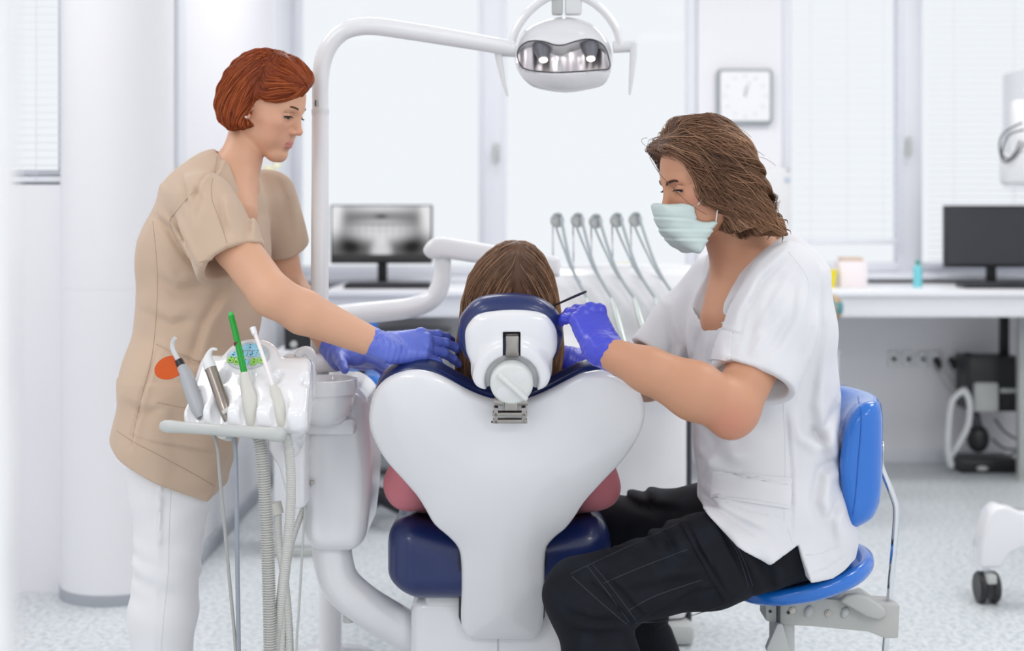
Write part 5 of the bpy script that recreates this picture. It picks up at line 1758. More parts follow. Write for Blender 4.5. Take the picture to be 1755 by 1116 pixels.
def w_body(p):
    d = near(p, neckb - (0, 0, .25), .75, lambda q: w_torso(q, -.006))
    nk = sd_loft(p, [wh.w(-.018, 0, -.055), P(412, 276, 3.0), neckb], [.041, .040, .050], [.044, .040, .050], Wl, .02)
    d = smin(d, nk, .04)
    # collar bones / upper chest under the V
    d = smin(d, sd_rcone(p, P(404, 318, 2.97), P(404, 362, 2.95), .034, .045), .03)
    hd = wh.sdf(p)
    d = smin(d, hd, .009)
    d = smin(d, near(p, el_r, .55, lambda q: w_arm(q, 1)), .02)
    d = smin(d, near(p, el_l, .5, lambda q: w_arm(q, -1)), .02)
    d = smin(d, w_hr.sdf(p) + .003, .008)
    d = smin(d, w_hl.sdf(p) + .003, .008)
    for h, k, a in ((hip_r, kn_r, an_r), (hip_l, kn_l, an_l)):
        d = smin(d, sd_chain(p, [h, (h + k) / 2, k, k * .7 + a * .3, a], [.085, .072, .05, .047, .033], .02), .03)
    return d
allp = [wh.w(0, 0, .12), wh.w(.12, 0, -.1), wh.w(-.11, 0, 0), wr_r, w_hr.tip(1), w_hr.tip(2), w_hl.tip(1), w_hl.tip(0), w_hl.w((.07, .09, -.05)), el_r, el_l, an_r, an_l, sh_r, sh_l, tors[4]]
lo, hi = bounds(allp, .07)
lo[0] = min(lo[0], tors[4][0] - .16); lo[1] -= .02; hi[1] += .03
hc = wh.w(.03, 0, -.02)
fx = [(hc[0] - .10, hc[0] + .115, .0022), (wr_r[0] - .2, hi[0], .004)]
fy = [(hc[1] - .11, hc[1] + .10, .0026)]
fz = [(hc[2] - .14, hc[2] + .09, .0022), (wr_r[2] - .06, el_r[2] + .1, .0042)]
FAST = False
wb = sdf_obj('body', w_body, lo, hi, .0065, skin_mat('skin_fair'), W, (fx, fy, fz), band=.035)
skin_colors(wb, wh, rgb(216, 166, 136), rgb(200, 128, 118), rgb(218, 146, 126))
M_IRIS = mat('iris_hazel', rgb(88, 74, 56), .2)
for sd_ in (-1, 1): eye_parts(wh, wb, sd_, (.93, -.12, -.20), M_IRIS)
face_hair(wh, W, (-1, 1), mat('lash_dark', rgb(44, 30, 26), .5), mat('brow_brown', rgb(96, 62, 46), .6), .0018)
G().ell(wh.w(.002, -.0795, -.0285), .0032, None, 14).build('earring', mat('pearl', rgb(240, 238, 236), .15, coat=.5), W)

# trousers
def w_trou(p):
    d = None
    for h, k, a, s in ((hip_r, kn_r, an_r, 1), (hip_l, kn_l, an_l, 2)):
        e = sd_loft(p, [h, h * .5 + k * .5, k, k * .72 + a * .28, k * .4 + a * .6, a], [.088, .078, .060, .062, .052, .046], [.092, .084, .061, .064, .055, .048], (0, 1, 0), .02)
        z = p[:, 2]
        kz = k[2]
        w_ = snoise(p * (1, 1, .6), 22, s + 9)
        fold_ = .0022 * np.exp(-((z - kz) / .06) ** 2) * np.sin((z + .35 * (p[:, 0] - k[0])) * 120 + 3.5 * w_)
        fold_ = fold_ + .0016 * np.sin((z - .5 * p[:, 0]) * 55 + 4 * w_) * np.exp(-((z - kz - .2) / .15) ** 2) + .002 * snoise(p * (1, 1, 2.2), 28, s)
        e = e + fold_
        # side seam
        q = p - h
        e = smin(e, sd_chain(p, [h + (0.0, -.098, 0), (h + k) / 2 + (.0, -.0865, 0), k + (0, -.0575, 0), k * .72 + a * .28 + (0, -.060, 0), a + (0, -.045, 0)], [.0035] * 5), .006) if s == 1 else e
        d = e if d is None else smin(d, e, .012)
    d = smin(d, sd_ell(p, (hip_r + hip_l) / 2 + (0, 0, .05), (.10, .15, .10)), .03)
    return d * .9
lo, hi = bounds([hip_r, hip_l, an_r, an_l, kn_l], .13); hi[2] += .05; lo[2] = .05; lo[1] -= .05
sdf_obj('trousers', w_trou, lo, hi, .0065, mat('white_denim', rgb(232, 231, 234), .8, bump=(900, .12, .0005)), W, band=.04, proj=1)
# tunic
cuffA, cuffB = P(398, 448, 2.77), P(488, 425, 3.19)
armd = unit(cuffA - P(352, 345, 2.83)); 
hemW = [P(*a, 2.95) for a in ((150, 720), (198, 746), (226, 768), (262, 786), (300, 806), (340, 828), (371, 846), (377, 836), (392, 790), (412, 740), (440, 660))]
hemW2 = [(p[0], p[2]) for p in hemW] + [(.5, .8), (.5, .2), (-1.4, .2), (-1.4, hemW[0][2])]
vbot = P(438, 346, 2.90)
tun = [P(386, 308, 3.0), P(370, 350, 3.0), P(354, 430, 3.0), P(342, 540, 3.0), P(320, 650, 3.0), P(300, 750, 3.0), P(285, 850, 3.0)]
rsF = np.random.RandomState(4)
def w_tunic(p):
    sag = .005 * snoise(p * (1, 1, .45), 26, 3) + .003 * snoise(p * (1, 1, .6), 60, 8)
    d = sd_loft(p, tun, [.088, .158, .162, .150, .185, .200, .205], [.058, .094, .122, .112, .122, .120, .120], [Wl, Wl, Wl, Wl, (0.1, 1, 0), (0, 1, 0), (0, 1, 0)], .03)
    sl = sd_loft(p, [P(352, 345, 2.845), P(375, 395, 2.81), cuffA + armd * .02], [.064, .067, .069], [.062, .067, .069], (0, 1, 0), .02)
    sl = smax(sl, (p - cuffA) @ armd, .004)
    sr = sd_chain(p, [P(452, 340, 3.14), P(488, 438, 3.20)], [.066, .060])
    ar2 = unit(P(488, 425, 3.20) - P(460, 345, 3.15))
    sr = smax(sr, (p - P(488, 428, 3.19)) @ ar2, .004)
    d = smin(d, sl, .030)
    d = smin(d, sr, .028)
    lowm = p[:, 2] < P(0, 640, 3)[2]
    if lowm.any():
        d[lowm] = smin(d[lowm], w_trou(p[lowm]) - .008, .03)
    d = d + sag
    # drawn folds: shoulder to chest, under the arm, waist
    d = d + folds(p, FOLDS_W)
    # sleeve openings
    d = smax(d, -sd_rcone(p, cuffA + armd * .03, cuffA - armd * .022, .063, .050), .004)
    # neck and V opening
    d = smax(d, -sd_loft(p, [neckb + (.006, -.002, -.03), P(416, 262, 2.99)], [.050, .062], [.048, .056], Wl), .006)
    d = smax(d, -sd_chain(p, [P(416, 298, 2.95), vbot], [.030, .003]), .003)
    h2 = sd_poly(p[:, [0, 2]], hemW2)
    d = smax(d, -h2, .004)
    return d * .85
FOLDS_W = []
def fold(pix, d, w=.008, dep=.004, ym=None):
    return ([P(*a_, d) for a_ in pix], w, dep * 1.6, (d + .12) if ym is None else ym)
FOLDS_W += [
    fold([(372, 262), (368, 290), (356, 322), (352, 350)], 2.88, .004, .0025),
    fold([(395, 290), (420, 335), (440, 385), (446, 420)], 2.86, .007, .004),
    fold([(290, 372), (325, 420), (352, 462)], 2.82, .008, .005),
    fold([(258, 372), (285, 392), (318, 440), (342, 470)], 2.83, .008, .005),
    fold([(388, 470), (340, 560), (318, 640)], 2.83, .010, .004),
    fold([(272, 596), (248, 680), (228, 768)], 2.83, .005, .003),
    fold([(418, 480), (432, 540), (430, 600)], 2.87, .009, .005),
    fold([(272, 592), (330, 622), (390, 640)], 2.83, .004, .003),
    fold([(226, 742), (300, 760), (372, 782)], 2.83, .003, .002),
    fold([(372, 335), (384, 372), (398, 404)], 2.76, .007, .004),
    fold([(330, 315), (346, 345), (344, 380)], 2.78, .007, .003),
    fold([(300, 300), (322, 330), (330, 360)], 2.82, .006, .003),
    fold([(262, 470), (300, 500), (350, 490)], 2.84, .012, .004),
    fold([(252, 540), (290, 560), (330, 548)], 2.84, .012, .004),
    fold([(340, 452), (396, 444), (448, 416)], 2.74, .0025, .0015),
    fold([(215, 690), (262, 705), (300, 690)], 2.84, .010, .003),
    fold([(455, 300), (470, 340), (474, 400)], 2.95, .007, .003, 3.4),
]
lo, hi = bounds([tors[0], sh_r, sh_l, cuffA, P(198, 745, 2.9), P(371, 850, 3.1), P(500, 430, 3.2), P(380, 262, 3.0)], .1)
M_BEIGE = mat('beige_cotton', rgb(200, 175, 153), .85, bump=(1500, .15, .0004), sheen=.15)
wt_ = sdf_obj('tunic', w_tunic, lo, hi, .0044, M_BEIGE, W, band=.03, proj=1)
# shoes
for a in (an_r, an_l):
    def f_shoe(p, a=a):
        d = sd_rcone(p, a + (-.03, 0, -a[2] + .045), a + (.13, -.02, -a[2] + .032), .042, .034)
        d = smin(d, sd_rcone(p, a + (0, 0, -.02), a + (.0, 0, -a[2] + .05), .045, .043), .03)
        return smax(d, -p[:, 2] + .002, .006)
    sdf_obj('shoe', f_shoe, a + (-.1, -.09, -a[2] - .01), a + (.2, .08, .05), .008, mat('white_leather', rgb(232, 232, 232), .5), W)

# stitching: hems, side seam, shoulder seam, pocket edge, neck band
seams('stitching', [
    [(200, 738), (228, 757), (264, 776), (302, 796), (340, 817), (368, 834)],
    [(262, 380), (270, 480), (262, 600), (240, 690), (226, 762)],
    [(268, 590), (300, 606), (345, 622), (392, 632)], [(270, 690), (320, 700), (372, 708)],
    [(340, 450), (372, 444), (410, 434), (446, 420)],
    [(372, 268), (368, 295), (362, 320), (364, 345)], [(364, 345), (384, 400), (392, 436)],
    [(330, 330), (300, 365), (292, 385), (318, 440), (340, 456)]], w_tunic, 2.5, 3.2, .0008, mat('beige_thread', rgb(178, 154, 132), .9), W)
seams('neck_band', [[(378, 256), (396, 274), (410, 298), (424, 326), (436, 348)], [(384, 252), (402, 270), (417, 296), (430, 322), (438, 344)]], w_tunic, 2.6, 3.3, .0022, M_BEIGE, W)
seams('stitching', [[(295, 802), (290, 900), (288, 980), (280, 1060), (276, 1116)], [(225, 790), (250, 800), (270, 815)]], w_trou, 2.5, 3.2, .0009, mat('white_thread', rgb(222, 221, 224), .9), W)

# gloves
def glove(name, hand, wr, el, m, parent, cuff, seed, r0, step=.0026, label=None):
    ax = unit(el - wr)
    c1 = wr + ax * cuff
    def f(p):
        d = hand.sdf(p) - .0004
        e = sd_rcone(p, wr - ax * .015, c1 + ax * .02, r0, r0 * 1.13)
        e = e + .0009 * snoise(p, 130, seed) + .0008 * snoise(p, 260, seed + 1)
        e = smax(e, (p - c1) @ ax, .002)
        d = smin(d, e, .012)
        # fine stretch wrinkles
        q = (p - hand.O) @ hand.R
        d = d + .0005 * np.sin(q[:, 0] * 520 + 3 * np.sin(q[:, 1] * 90)) * (.35 + .65 * np.exp(-((q[:, 0] - .0) / .03) ** 2)) + .0004 * snoise(p, 190, seed + 2)
        return d * .9
    pts = [hand.w(v) for fp in hand.f for v in fp[0]] + [hand.w(v) for v in hand.th[0]] + [wr, c1]
    lo, hi = bounds(pts, .05)
    return sdf_obj(name, f, lo, hi, step, m, parent, band=.016, proj=1, label=label)
M_GLOVE = mat('blue_nitrile', rgb(98, 116, 212), .38, coat=.1, sss=.05, bump=(700, .1, .0005))
glove('glove', w_hr, wr_r, el_r, M_GLOVE, W, .030, 1, .0275)
glove('glove', w_hl, wr_l, el_l, M_GLOVE, W, .03, 5, .0275)

# hair: smooth bob with a long side fringe
wop = [(541, 140, .03), (532, 128, .03), (516, 112, .02), (496, 97, 0), (472, 87, 0), (448, 87, -.01), (422, 96, -.03), (401, 113, -.045), (384, 137, -.055), (374, 165, -.055), (375, 190, -.055), (382, 210, -.06), (392, 220, -.068), (405, 221, -.078), (424, 217, -.08), (426, 211, -.08), (419, 204, -.08), (426, 189, -.08), (437, 172, -.08), (446, 170, -.078), (456, 173, -.072), (480, 174, -.06), (506, 164, -.035), (527, 148, -.005)]
wpoly_ = spl([wh.prof(*a) for a in wop], 3)
def w_hull(p):
    q = wh.q(p)
    x, y, z = q.T
    Wd = .094 * np.sqrt(np.clip(1 - (np.maximum(x + .012, 0) / .142) ** 2 - (np.minimum(x + .012, 0) / .135) ** 2 * .8 - (np.maximum(z - .02, 0) / .128) ** 2, .03, 1))
    Wd = Wd * np.where(z < -.02, 1 - .9 * (np.clip(-z - .02, 0, .1) / .1) ** 2 * .4, 1)
    zf = z - np.maximum(y + .005, 0) * .85 * np.clip(x / .07, 0, 1)        # the far side of the fringe is swept higher
    d2 = sd_poly(np.stack([x, zf], 1), wpoly_)
    side = np.abs(y) - Wd
    d = smax(d2 - .001, side, .022)
    # gentle lock relief
    d = d + .0012 * np.sin(np.arctan2(z - .125, x - .02) * 34 + y * 30) * np.clip((x < .03) * 1.0, 0, 1)
    return d * wh.s * .8
def w_flow(p):
    q = wh.q(p)
    crown = np.array((.030, .035, .135))
    v = q - crown
    v = v / (np.linalg.norm(v, axis=1)[:, None] + 1e-6)
    v = v + np.array((0, 0, -.55))
    # back and sides curl slightly forward at the ends
    v[:, 0] += np.clip(-(q[:, 2] - .02) / .08, 0, 1) * .55
    # fringe: out from the crown, then sweep along the lower edge back to the ear
    tip = np.array((.128, -.02, .075))
    f1 = tip - q; f1 /= np.linalg.norm(f1, axis=1)[:, None] + 1e-6
    f1[:, 2] += .15
    w = np.clip((q[:, 0] - .0) / .03, 0, 1)[:, None]
    v = v * (1 - w) + f1 * w
    return v @ wh.R.T
M_HAIRR = mat('red_hair', rgb(150, 74, 40),   .48, spec=.25, attr='hair')
lo, hi = bounds([wh.w(.14, 0, .08), wh.w(-.12, 0, .03), wh.w(0, .1, .03), wh.w(0, -.1, -.07), wh.w(0, 0, .16)], .02)
hair_obj('hair', w_hull, lo, hi, .004, w_flow, 5200, .075, 9, M_HAIRR, W, (rgb(96, 38, 20), rgb(158, 74, 38), rgb(200, 112, 62)), 2, (-.0008, .0016), .0008, jit=.05)
# ------------------------------------------------------------------ seated dentist, long hair, mask, white tunic
D = thing('person', (P(1380, 0, 2.95)[0], 2.95, 0), 'seated person with long brown hair in face mask, white tunic and dark trousers', 'person')
DSc = 1.03
DR = head_frame((-1, 0, 0), 16, 17, 0)
dh = Head((0, 0, 0), DR, DSc, True)
dh.O = P(1161, 327, 2.80) - DR @ np.array((.083, .0315, 0)) * DSc
yawD = math.radians(16)
Df = np.array((-math.cos(yawD), -math.sin(yawD), 0)); Dl = np.array((math.sin(yawD), -math.cos(yawD), 0))
dsh_l, del_l, dwr_l = P(1345, 500, 2.76), P(1256, 700, 2.61), P(1040, 604, 2.64)
dsh_r, del_r, dwr_r = P(1215, 500, 3.16), P(1108, 650, 3.10), P(985, 622, 2.93)
dneck = P(1290, 432, 2.95)
d_hl = Hand(dwr_l, P(1000, 528, 2.70) - dwr_l, (.42, -.84, .34), 1.04, -1, curl=((52, 14, 8), (52, 18, 10), (50, 22, 12), (46, 26, 14)), spread=(2, 0, -2, -4), thick=1.08,
            thumb=[(.022, .026, -.010), (.048, .040, -.030), (.070, .034, -.056), (.088, .020, -.074)])
d_hr = Hand(dwr_r, P(925, 585, 2.93) - dwr_r, (.3, -.1, .95), 1.0, -1, curl=((40, 40, 20), (45, 45, 25), (50, 50, 25), (55, 50, 25)), thick=1.06)
dhip_l, dkn_l, dan_l = P(1372, 915, 2.86), P(1000, 1022, 2.76), P(1088, 1325, 2.80)
dhip_r, dkn_r, dan_r = P(1375, 895, 3.06), P(1040, 905, 3.20), P(1138, 1190, 3.24)
dtor = [P(1292, 440, 2.95), P(1304, 480, 2.95), P(1308, 560, 2.95), P(1318, 680, 2.95), P(1326, 790, 2.95), P(1345, 890, 2.95)]
def d_torso(p, o=0.0):
    return sd_loft(p, dtor, [.085 + o, .175 + o, .175 + o, .150 + o, .155 + o, .165 + o], [.055 + o, .095 + o, .122 + o, .122 + o, .125 + o, .115 + o], Dl, .03)
def d_arm(p, side):
    if side > 0:
        u = sd_chain(p, [dsh_l, P(1306, 600, 2.69), del_l], [.052, .048, .047], .01)
        u = smin(u, sd_sph(p, P(1250, 722, 2.605), .033), .02)
        f = sd_chain(p, [del_l, P(1190, 670, 2.595), P(1110, 634, 2.60), dwr_l], [.048, .0525, .0405, .0295], .015)
    else:
        u = sd_chain(p, [dsh_r, del_r], [.054, .046])
        f = sd_chain(p, [del_r, P(1050, 650, 3.0), dwr_r], [.046, .048, .03], .015)
    return smin(u, f, .016)
def d_body(p):
    d = near(p, dtor[2] - (0, 0, .1), .8, lambda q: d_torso(q, -.007))
    nk = sd_loft(p, [dh.w(-.020, 0, -.05), P(1262, 405, 2.9), P(1285, 440, 2.94)], [.058, .058, .068], [.062, .060, .066], Dl, .02)
    d = smin(d, nk, .04)
    d = smin(d, sd_rcone(p, P(1258, 455, 2.91), P(1247, 546, 2.885), .044, .056), .03)
    # collar bone
    d = smin(d, dh.sdf(p), .016)
    d = smin(d, near(p, del_l, .6, lambda q: d_arm(q, 1)), .02)
    d = smin(d, near(p, del_r, .55, lambda q: d_arm(q, -1)), .02)
    d = smin(d, d_hl.sdf(p) + .003, .008)
    d = smin(d, d_hr.sdf(p) + .003, .008)
    for h, k, a in ((dhip_l, dkn_l, dan_l), (dhip_r, dkn_r, dan_r)):
        d = smin(d, sd_chain(p, [h, (h + k) / 2, k, k * .65 + a * .35, a], [.085, .072, .052, .047, .034], .02), .03)
    return d
allp = [dh.w(0, 0, .12), dh.w(.12, 0, -.1), dh.w(-.11, 0, 0), dwr_l, d_hl.tip(1), d_hl.w((.12, 0, 0)), d_hr.tip(1), d_hr.tip(0), del_l, del_r, dsh_l, dsh_r, dan_l, dan_r, dkn_l, dkn_r, dtor[5] + (.1, 0, 0), dtor[1]]
lo, hi = bounds(allp, .08)
hc = dh.w(.02, 0, .0)
fx = [(hc[0] - .125, hc[0] + .06, .0024), (dwr_l[0] - .05, del_l[0] + .12, .0042)]
fy = [(hc[1] - .11, hc[1] + .08, .0026)]
fz = [(hc[2] - .04, hc[2] + .09, .0024), (del_l[2] - .08, dwr_l[2] + .06, .0042)]
db = sdf_obj('body', d_body, lo, hi, .0065, skin_mat('skin_fair'), D, (fx, fy, fz), band=.035)
def elbow_pink(V, c):
    w = np.exp(-(np.linalg.norm(V - P(1250, 728, 2.57), axis=1) / .045) ** 2)[:, None] * .45
    return c * (1 - w) + np.array(rgb(205, 122, 108)[:3]) * w
skin_colors(db, dh, rgb(202, 148, 117), rgb(176, 104, 92), rgb(206, 130, 112), elbow_pink)
M_IRIS2 = mat('iris_dark', rgb(60, 52, 46), .2)
for sd_ in (-1, 1): eye_parts(dh, db, sd_, (.8, -.1, -.5), M_IRIS2)
face_hair(dh, D, (-1, 1), mat('lash_dark', None), mat('brow_dark', rgb(84, 58, 46), .6), .0026, -.005)

# trousers
M_TRO = mat('dark_navy_cotton', rgb(19, 21, 29), .8, spec=.25, bump=(1200, .2, .0005), var=(16, rgb(27, 31, 42), .5, .75))
FT = [
    fold([(1003, 975), (1090, 938), (1195, 900)], 2.72, .003, .002),
    fold([(998, 985), (1040, 1020), (1085, 1070)], 2.70, .004, .003),
    fold([(1020, 972), (1062, 1010), (1105, 1060)], 2.70, .004, .003),
    fold([(1105, 1060), (1190, 1015), (1260, 1000)], 2.72, .004, .003),
    fold([(1175, 890), (1205, 950), (1240, 1005)], 2.74, .004, .003),
    fold([(1110, 950), (1160, 960), (1220, 945)], 2.74, .012, .005),
    fold([(1060, 1010), (1130, 1000), (1200, 990)], 2.73, .012, .005),
    fold([(960, 1040), (1010, 1060), (1075, 1066)], 2.70, .010, .006),
    fold([(975, 1075), (1020, 1085), (1080, 1090)], 2.70, .010, .006),
    fold([(1230, 900), (1260, 950), (1290, 1010)], 2.76, .010, .006),
    fold([(1290, 940), (1310, 970), (1320, 1010)], 2.78, .010, .005),
    fold([(1050, 860), (1100, 880), (1170, 880)], 3.05, .010, .005, 3.5),
    fold([(1090, 840), (1120, 870), (1130, 900)], 3.05, .010, .005, 3.5),
    fold([(1090, 1080), (1130, 1095), (1165, 1090)], 3.12, .008, .004, 3.5),
]
def d_trou(p):
    d = None
    for h, k, a, s in ((dhip_l, dkn_l, dan_l, 1), (dhip_r, dkn_r, dan_r, 2)):
        e = sd_loft(p, [h, h * .55 + k * .45, k], [.098, .092, .074], [.098, .088, .072], (0, 1, 0), .03)
        e = smin(e, sd_loft(p, [k, k * .65 + a * .35, a], [.072, .068, .062], [.074, .070, .064], (0, 1, 0), .03), .03)
        e = e + .0025 * snoise(p, 30, s + 30) + .0018 * snoise(p, 70, s + 40)
        d = e if d is None else smin(d, e, .015)
    d = smin(d, sd_ell(p, (dhip_l + dhip_r) / 2 + (-.03, 0, .02), (.085, .16, .11)), .04)
    d = d + folds(p, FT)
    # the seat flattens what rests on it
    q = (p - scn) @ RS
    d = smax(d, -(q[:, 2] - .016 + 4 * np.maximum(-q[:, 0] - .13, 0)), .012)
    return d * .85
lo, hi = bounds([dhip_l, dhip_r, dkn_l, dkn_r, dan_l, dan_r], .13); lo[2] = .05; hi[0] += .03
sdf_obj('trousers', d_trou, lo, hi, .0058, M_TRO, D, band=.035, proj=1)
# tunic
M_TUN = mat('white_cotton', rgb(224, 224, 228), .85, bump=(1400, .15, .0004), sheen=.1)
dcA, dcB = P(1290, 656, 2.675), P(1125, 615, 3.12)
dad = unit(dcA - P(1345, 500, 2.76)); dbd = unit(dcB - dsh_r)
hemD = [P(*a_, 2.90) for a_ in ((900, 720), (1184, 720), (1188, 846), (1200, 862), (1240, 902), (1292, 933), (1316, 918), (1341, 902), (1347, 925), (1360, 962), (1400, 962), (1441, 947), (1500, 940))]
hemD2 = [(q_[0], q_[2]) for q_ in hemD] + [(1.2, hemD[-1][2]), (1.2, -.2), (-.2, -.2), (-.2, hemD[0][2])]
dvb = P(1209, 553, 2.83)
dtun = [P(1296, 424, 2.95), P(1308, 478, 2.95), P(1304, 560, 2.95), P(1308, 660, 2.95), P(1312, 760, 2.95), P(1318, 850, 2.95), P(1330, 950, 2.95), P(1340, 1030, 2.95)]
FD = [
    fold([(1338, 418), (1285, 462), (1246, 520), (1232, 556)], 2.78, .005, .0026),
    fold([(1346, 432), (1300, 480), (1262, 535), (1250, 575)], 2.76, .005, .0026),
    fold([(1354, 448), (1312, 500), (1280, 550)], 2.74, .005, .0022),
    fold([(1340, 520), (1306, 560), (1270, 604)], 2.66, .005, .0020),
    fold([(1362, 530), (1330, 580), (1286, 622)], 2.66, .006, .0020),
    fold([(1240, 640), (1215, 700), (1196, 740)], 2.80, .010, .004),
    fold([(1290, 760), (1240, 770), (1200, 800)], 2.78, .012, .004),
    fold([(1335, 412), (1270, 470), (1225, 540)], 2.80, .006, .003),
    fold([(1330, 470), (1290, 520), (1272, 575)], 2.70, .010, .004),
    fold([(1368, 470), (1345, 550), (1312, 600)], 2.68, .010, .0035),
    fold([(1395, 500), (1376, 580), (1362, 625)], 2.70, .010, .0035),
    fold([(1236, 612), (1290, 630), (1350, 668)], 2.64, .0025, .0015),
    fold([(1342, 700), (1350, 800), (1345, 905)], 2.80, .004, .0022),
    fold([(1400, 560), (1380, 690), (1400, 760), (1424, 800)], 2.82, .012, .007),
    fold([(1432, 700), (1400, 745), (1376, 730), (1366, 690)], 2.82, .012, .008),
    fold([(1440, 790), (1400, 800), (1384, 850), (1400, 900)], 2.82, .012, .007),
    fold([(1430, 850), (1410, 875), (1412, 930)], 2.83, .010, .005),
    fold([(1222, 812), (1290, 817), (1358, 826)], 2.80, .0022, .0016),
    fold([(1222, 812), (1216, 850), (1280, 872), (1345, 876)], 2.80, .0022, .0014),
    fold([(1190, 700), (1230, 760), (1240, 800)], 2.82, .012, .005),
    fold([(1196, 850), (1250, 880), (1300, 900)], 2.82, .008, .004),
    fold([(1182, 770), (1205, 800), (1196, 840)], 2.82, .008, .005),
    fold([(1210, 560), (1200, 620), (1185, 680)], 2.83, .007, .004),
    fold([(1213, 556), (1250, 560)], 2.83, .003, .0015),
    fold([(1250, 470), (1225, 510), (1210, 550)], 2.80, .006, .003),
    fold([(1292, 550), (1280, 580), (1270, 605)], 2.66, .008, .003),
    fold([(1150, 540), (1165, 600), (1150, 650)], 2.95, .009, .005, 3.4),
    fold([(1362, 962), (1400, 958), (1440, 940)], 2.83, .002, .001),
]
VD = spl([(q_[0], q_[2]) for q_ in [P(*a_, 2.84) for a_ in ((1240, 405), (1216, 446), (1198, 478), (1192, 505), (1198, 532), (1209, 555), (1216, 544), (1224, 518), (1238, 488), (1276, 456), (1312, 426), (1346, 402), (1310, 380))]], 3)
def d_tunic(p):
    sag = .004 * snoise(p * (1, 1, .5), 24, 13) + .002 * snoise(p * (1, 1, .7), 62, 18)
    d = sd_loft(p, dtun, [.088, .180, .190, .172, .178, .205, .225, .23], [.058, .110, .135, .138, .135, .136, .130, .125], [Dl, Dl, Dl, Dl, Dl, (0, -1, 0), (0, -1, 0), (0, -1, 0)], .03)
    sl = sd_loft(p, [P(1342, 478, 2.775), P(1325, 560, 2.73), dcA + dad * .02], [.078, .086, .085], [.074, .086, .085], (0, 1, 0), .02)
    sl = smax(sl, (p - dcA) @ dad, .004)
    sr = sd_chain(p, [P(1232, 490, 3.13), P(1175, 560, 3.13), dcB + dbd * .02], [.072, .076, .070], .02)
    sr = smax(sr, (p - dcB) @ dbd, .004)
    d = smin(d, sl, .030)
    d = smin(d, sr, .030)
    lowm = (p[:, 2] < P(0, 760, 2.95)[2]) & (p[:, 1] < 2.99)
    if lowm.any():
        d[lowm] = smin(d[lowm], d_trou(p[lowm]) - .010, .03)
    d = d + sag + folds(p, FD)
    d = smax(d, -sd_rcone(p, dcA + dad * .03, dcA - dad * .03, .079, .058), .004)
    d = smax(d, -sd_rcone(p, dcB + dbd * .03, dcB - dbd * .03, .064, .052), .004)
    d = smax(d, -sd_loft(p, [P(1290, 452, 2.94), P(1262, 395, 2.92)], [.058, .078], [.058, .066], Dl), .006)
    d = smax(d, -np.maximum(sd_poly(p[:, [0, 2]], VD), p[:, 1] - 2.95), .003)
    d = smax(d, -sd_poly(p[:, [0, 2]], hemD2), .004)
    return d * .85
lo, hi = bounds([dneck, dsh_l, dsh_r, dcA, dcB, P(1440, 960, 2.9), P(1180, 850, 2.8), P(1440, 700, 3.1)], .11)
sdf_obj('tunic', d_tunic, lo, hi, .0044, M_TUN, D, band=.03, proj=1)
# pocket flaps sewn on
for a in (dan_l, dan_r):
    def f_shoe(p, a=a):
        d = sd_rcone(p, a + (.04, 0, -a[2] + .045), a + (-.14, -.03, -a[2] + .034), .044, .038)
        d = smin(d, sd_rcone(p, a + (0, 0, -.02), a + (.0, 0, -a[2] + .05), .048, .045), .03)
        return smax(d, -p[:, 2] + .002, .006)
    sdf_obj('shoe', f_shoe, a + (-.22, -.1, -a[2] - .01), a + (.13, .09, .05), .008, mat('dark_leather', rgb(40, 40, 44), .5), D)

# sewn details: cargo seams and flap, tunic pockets, hems, sleeve hem, neck band
M_THR = mat('dark_thread', rgb(48, 52, 62), .9)
seams('stitching', [
    [(978, 984), (1006, 970), (1090, 931), (1164, 897)], [(1006, 970), (1041, 1015), (1078, 1066)], [(1016, 968), (1053, 1013), (1090, 1064)],
    [(980, 988), (1030, 1033), (1074, 1070)], [(1034, 1000), (1100, 972), (1178, 942)], [(1076, 1047), (1122, 1022), (1203, 994)],
    [(1224, 892), (1263, 945), (1282, 1006)], [(1088, 1068), (1160, 1062), (1238, 1038)], [(1236, 900), (1270, 950), (1290, 1004)]], d_trou, 2.4, 3.3, .0010, M_THR, D)
patch('cargo_flap', ((1165, 897), (1222, 889), (1278, 1008), (1242, 1033)), d_trou, 2.4, 3.3, .004, M_TRO, D)
M_TTH = mat('white_cotton_thread', rgb(222, 222, 226), .9)
seams('stitching', [
    [(1232, 612), (1270, 622), (1316, 645), (1350, 662)], [(1342, 690), (1346, 780), (1344, 895)], [(1196, 846), (1250, 888), (1292, 920)], [(1360, 950), (1400, 950), (1438, 936)],
    [(1350, 430), (1385, 480), (1378, 540)], [(1350, 905), (1364, 950)]], d_tunic, 2.4, 3.3, .0008, M_TTH, D)
patch('hip_pocket', ((1224, 808), (1358, 820), (1352, 872), (1220, 852)), d_tunic, 2.4, 3.3, .0045, M_TUN, D)
seams('stitching', [[(1227, 812), (1290, 817), (1355, 824)], [(1222, 848), (1290, 856), (1350, 866)]], lambda p: d_tunic(p) - .004, 2.4, 3.3, .0008, M_TTH, D)
patch('breast_pocket', ((1222, 566), (1256, 568), (1252, 618), (1212, 616)), d_tunic, 2.4, 3.3, .003, M_TUN, D)
seams('stitching', [[(1470, 680), (1476, 720), (1470, 800), (1466, 850), (1461, 884)]], f_bk, 2.5, 3.2, .0012, mat('blue_piping', rgb(20, 92, 180), .4), sd)

M_GLOVE2 = mat('violet_blue_nitrile', rgb(70, 76, 204), .36, coat=.1, sss=.05, bump=(700, .1, .0005))
glove('glove', d_hl, dwr_l, del_l, M_GLOVE2, D, .034, 11, .0312)
glove('glove', d_hr, dwr_r, del_r, M_GLOVE2, D, .034, 15, .031)

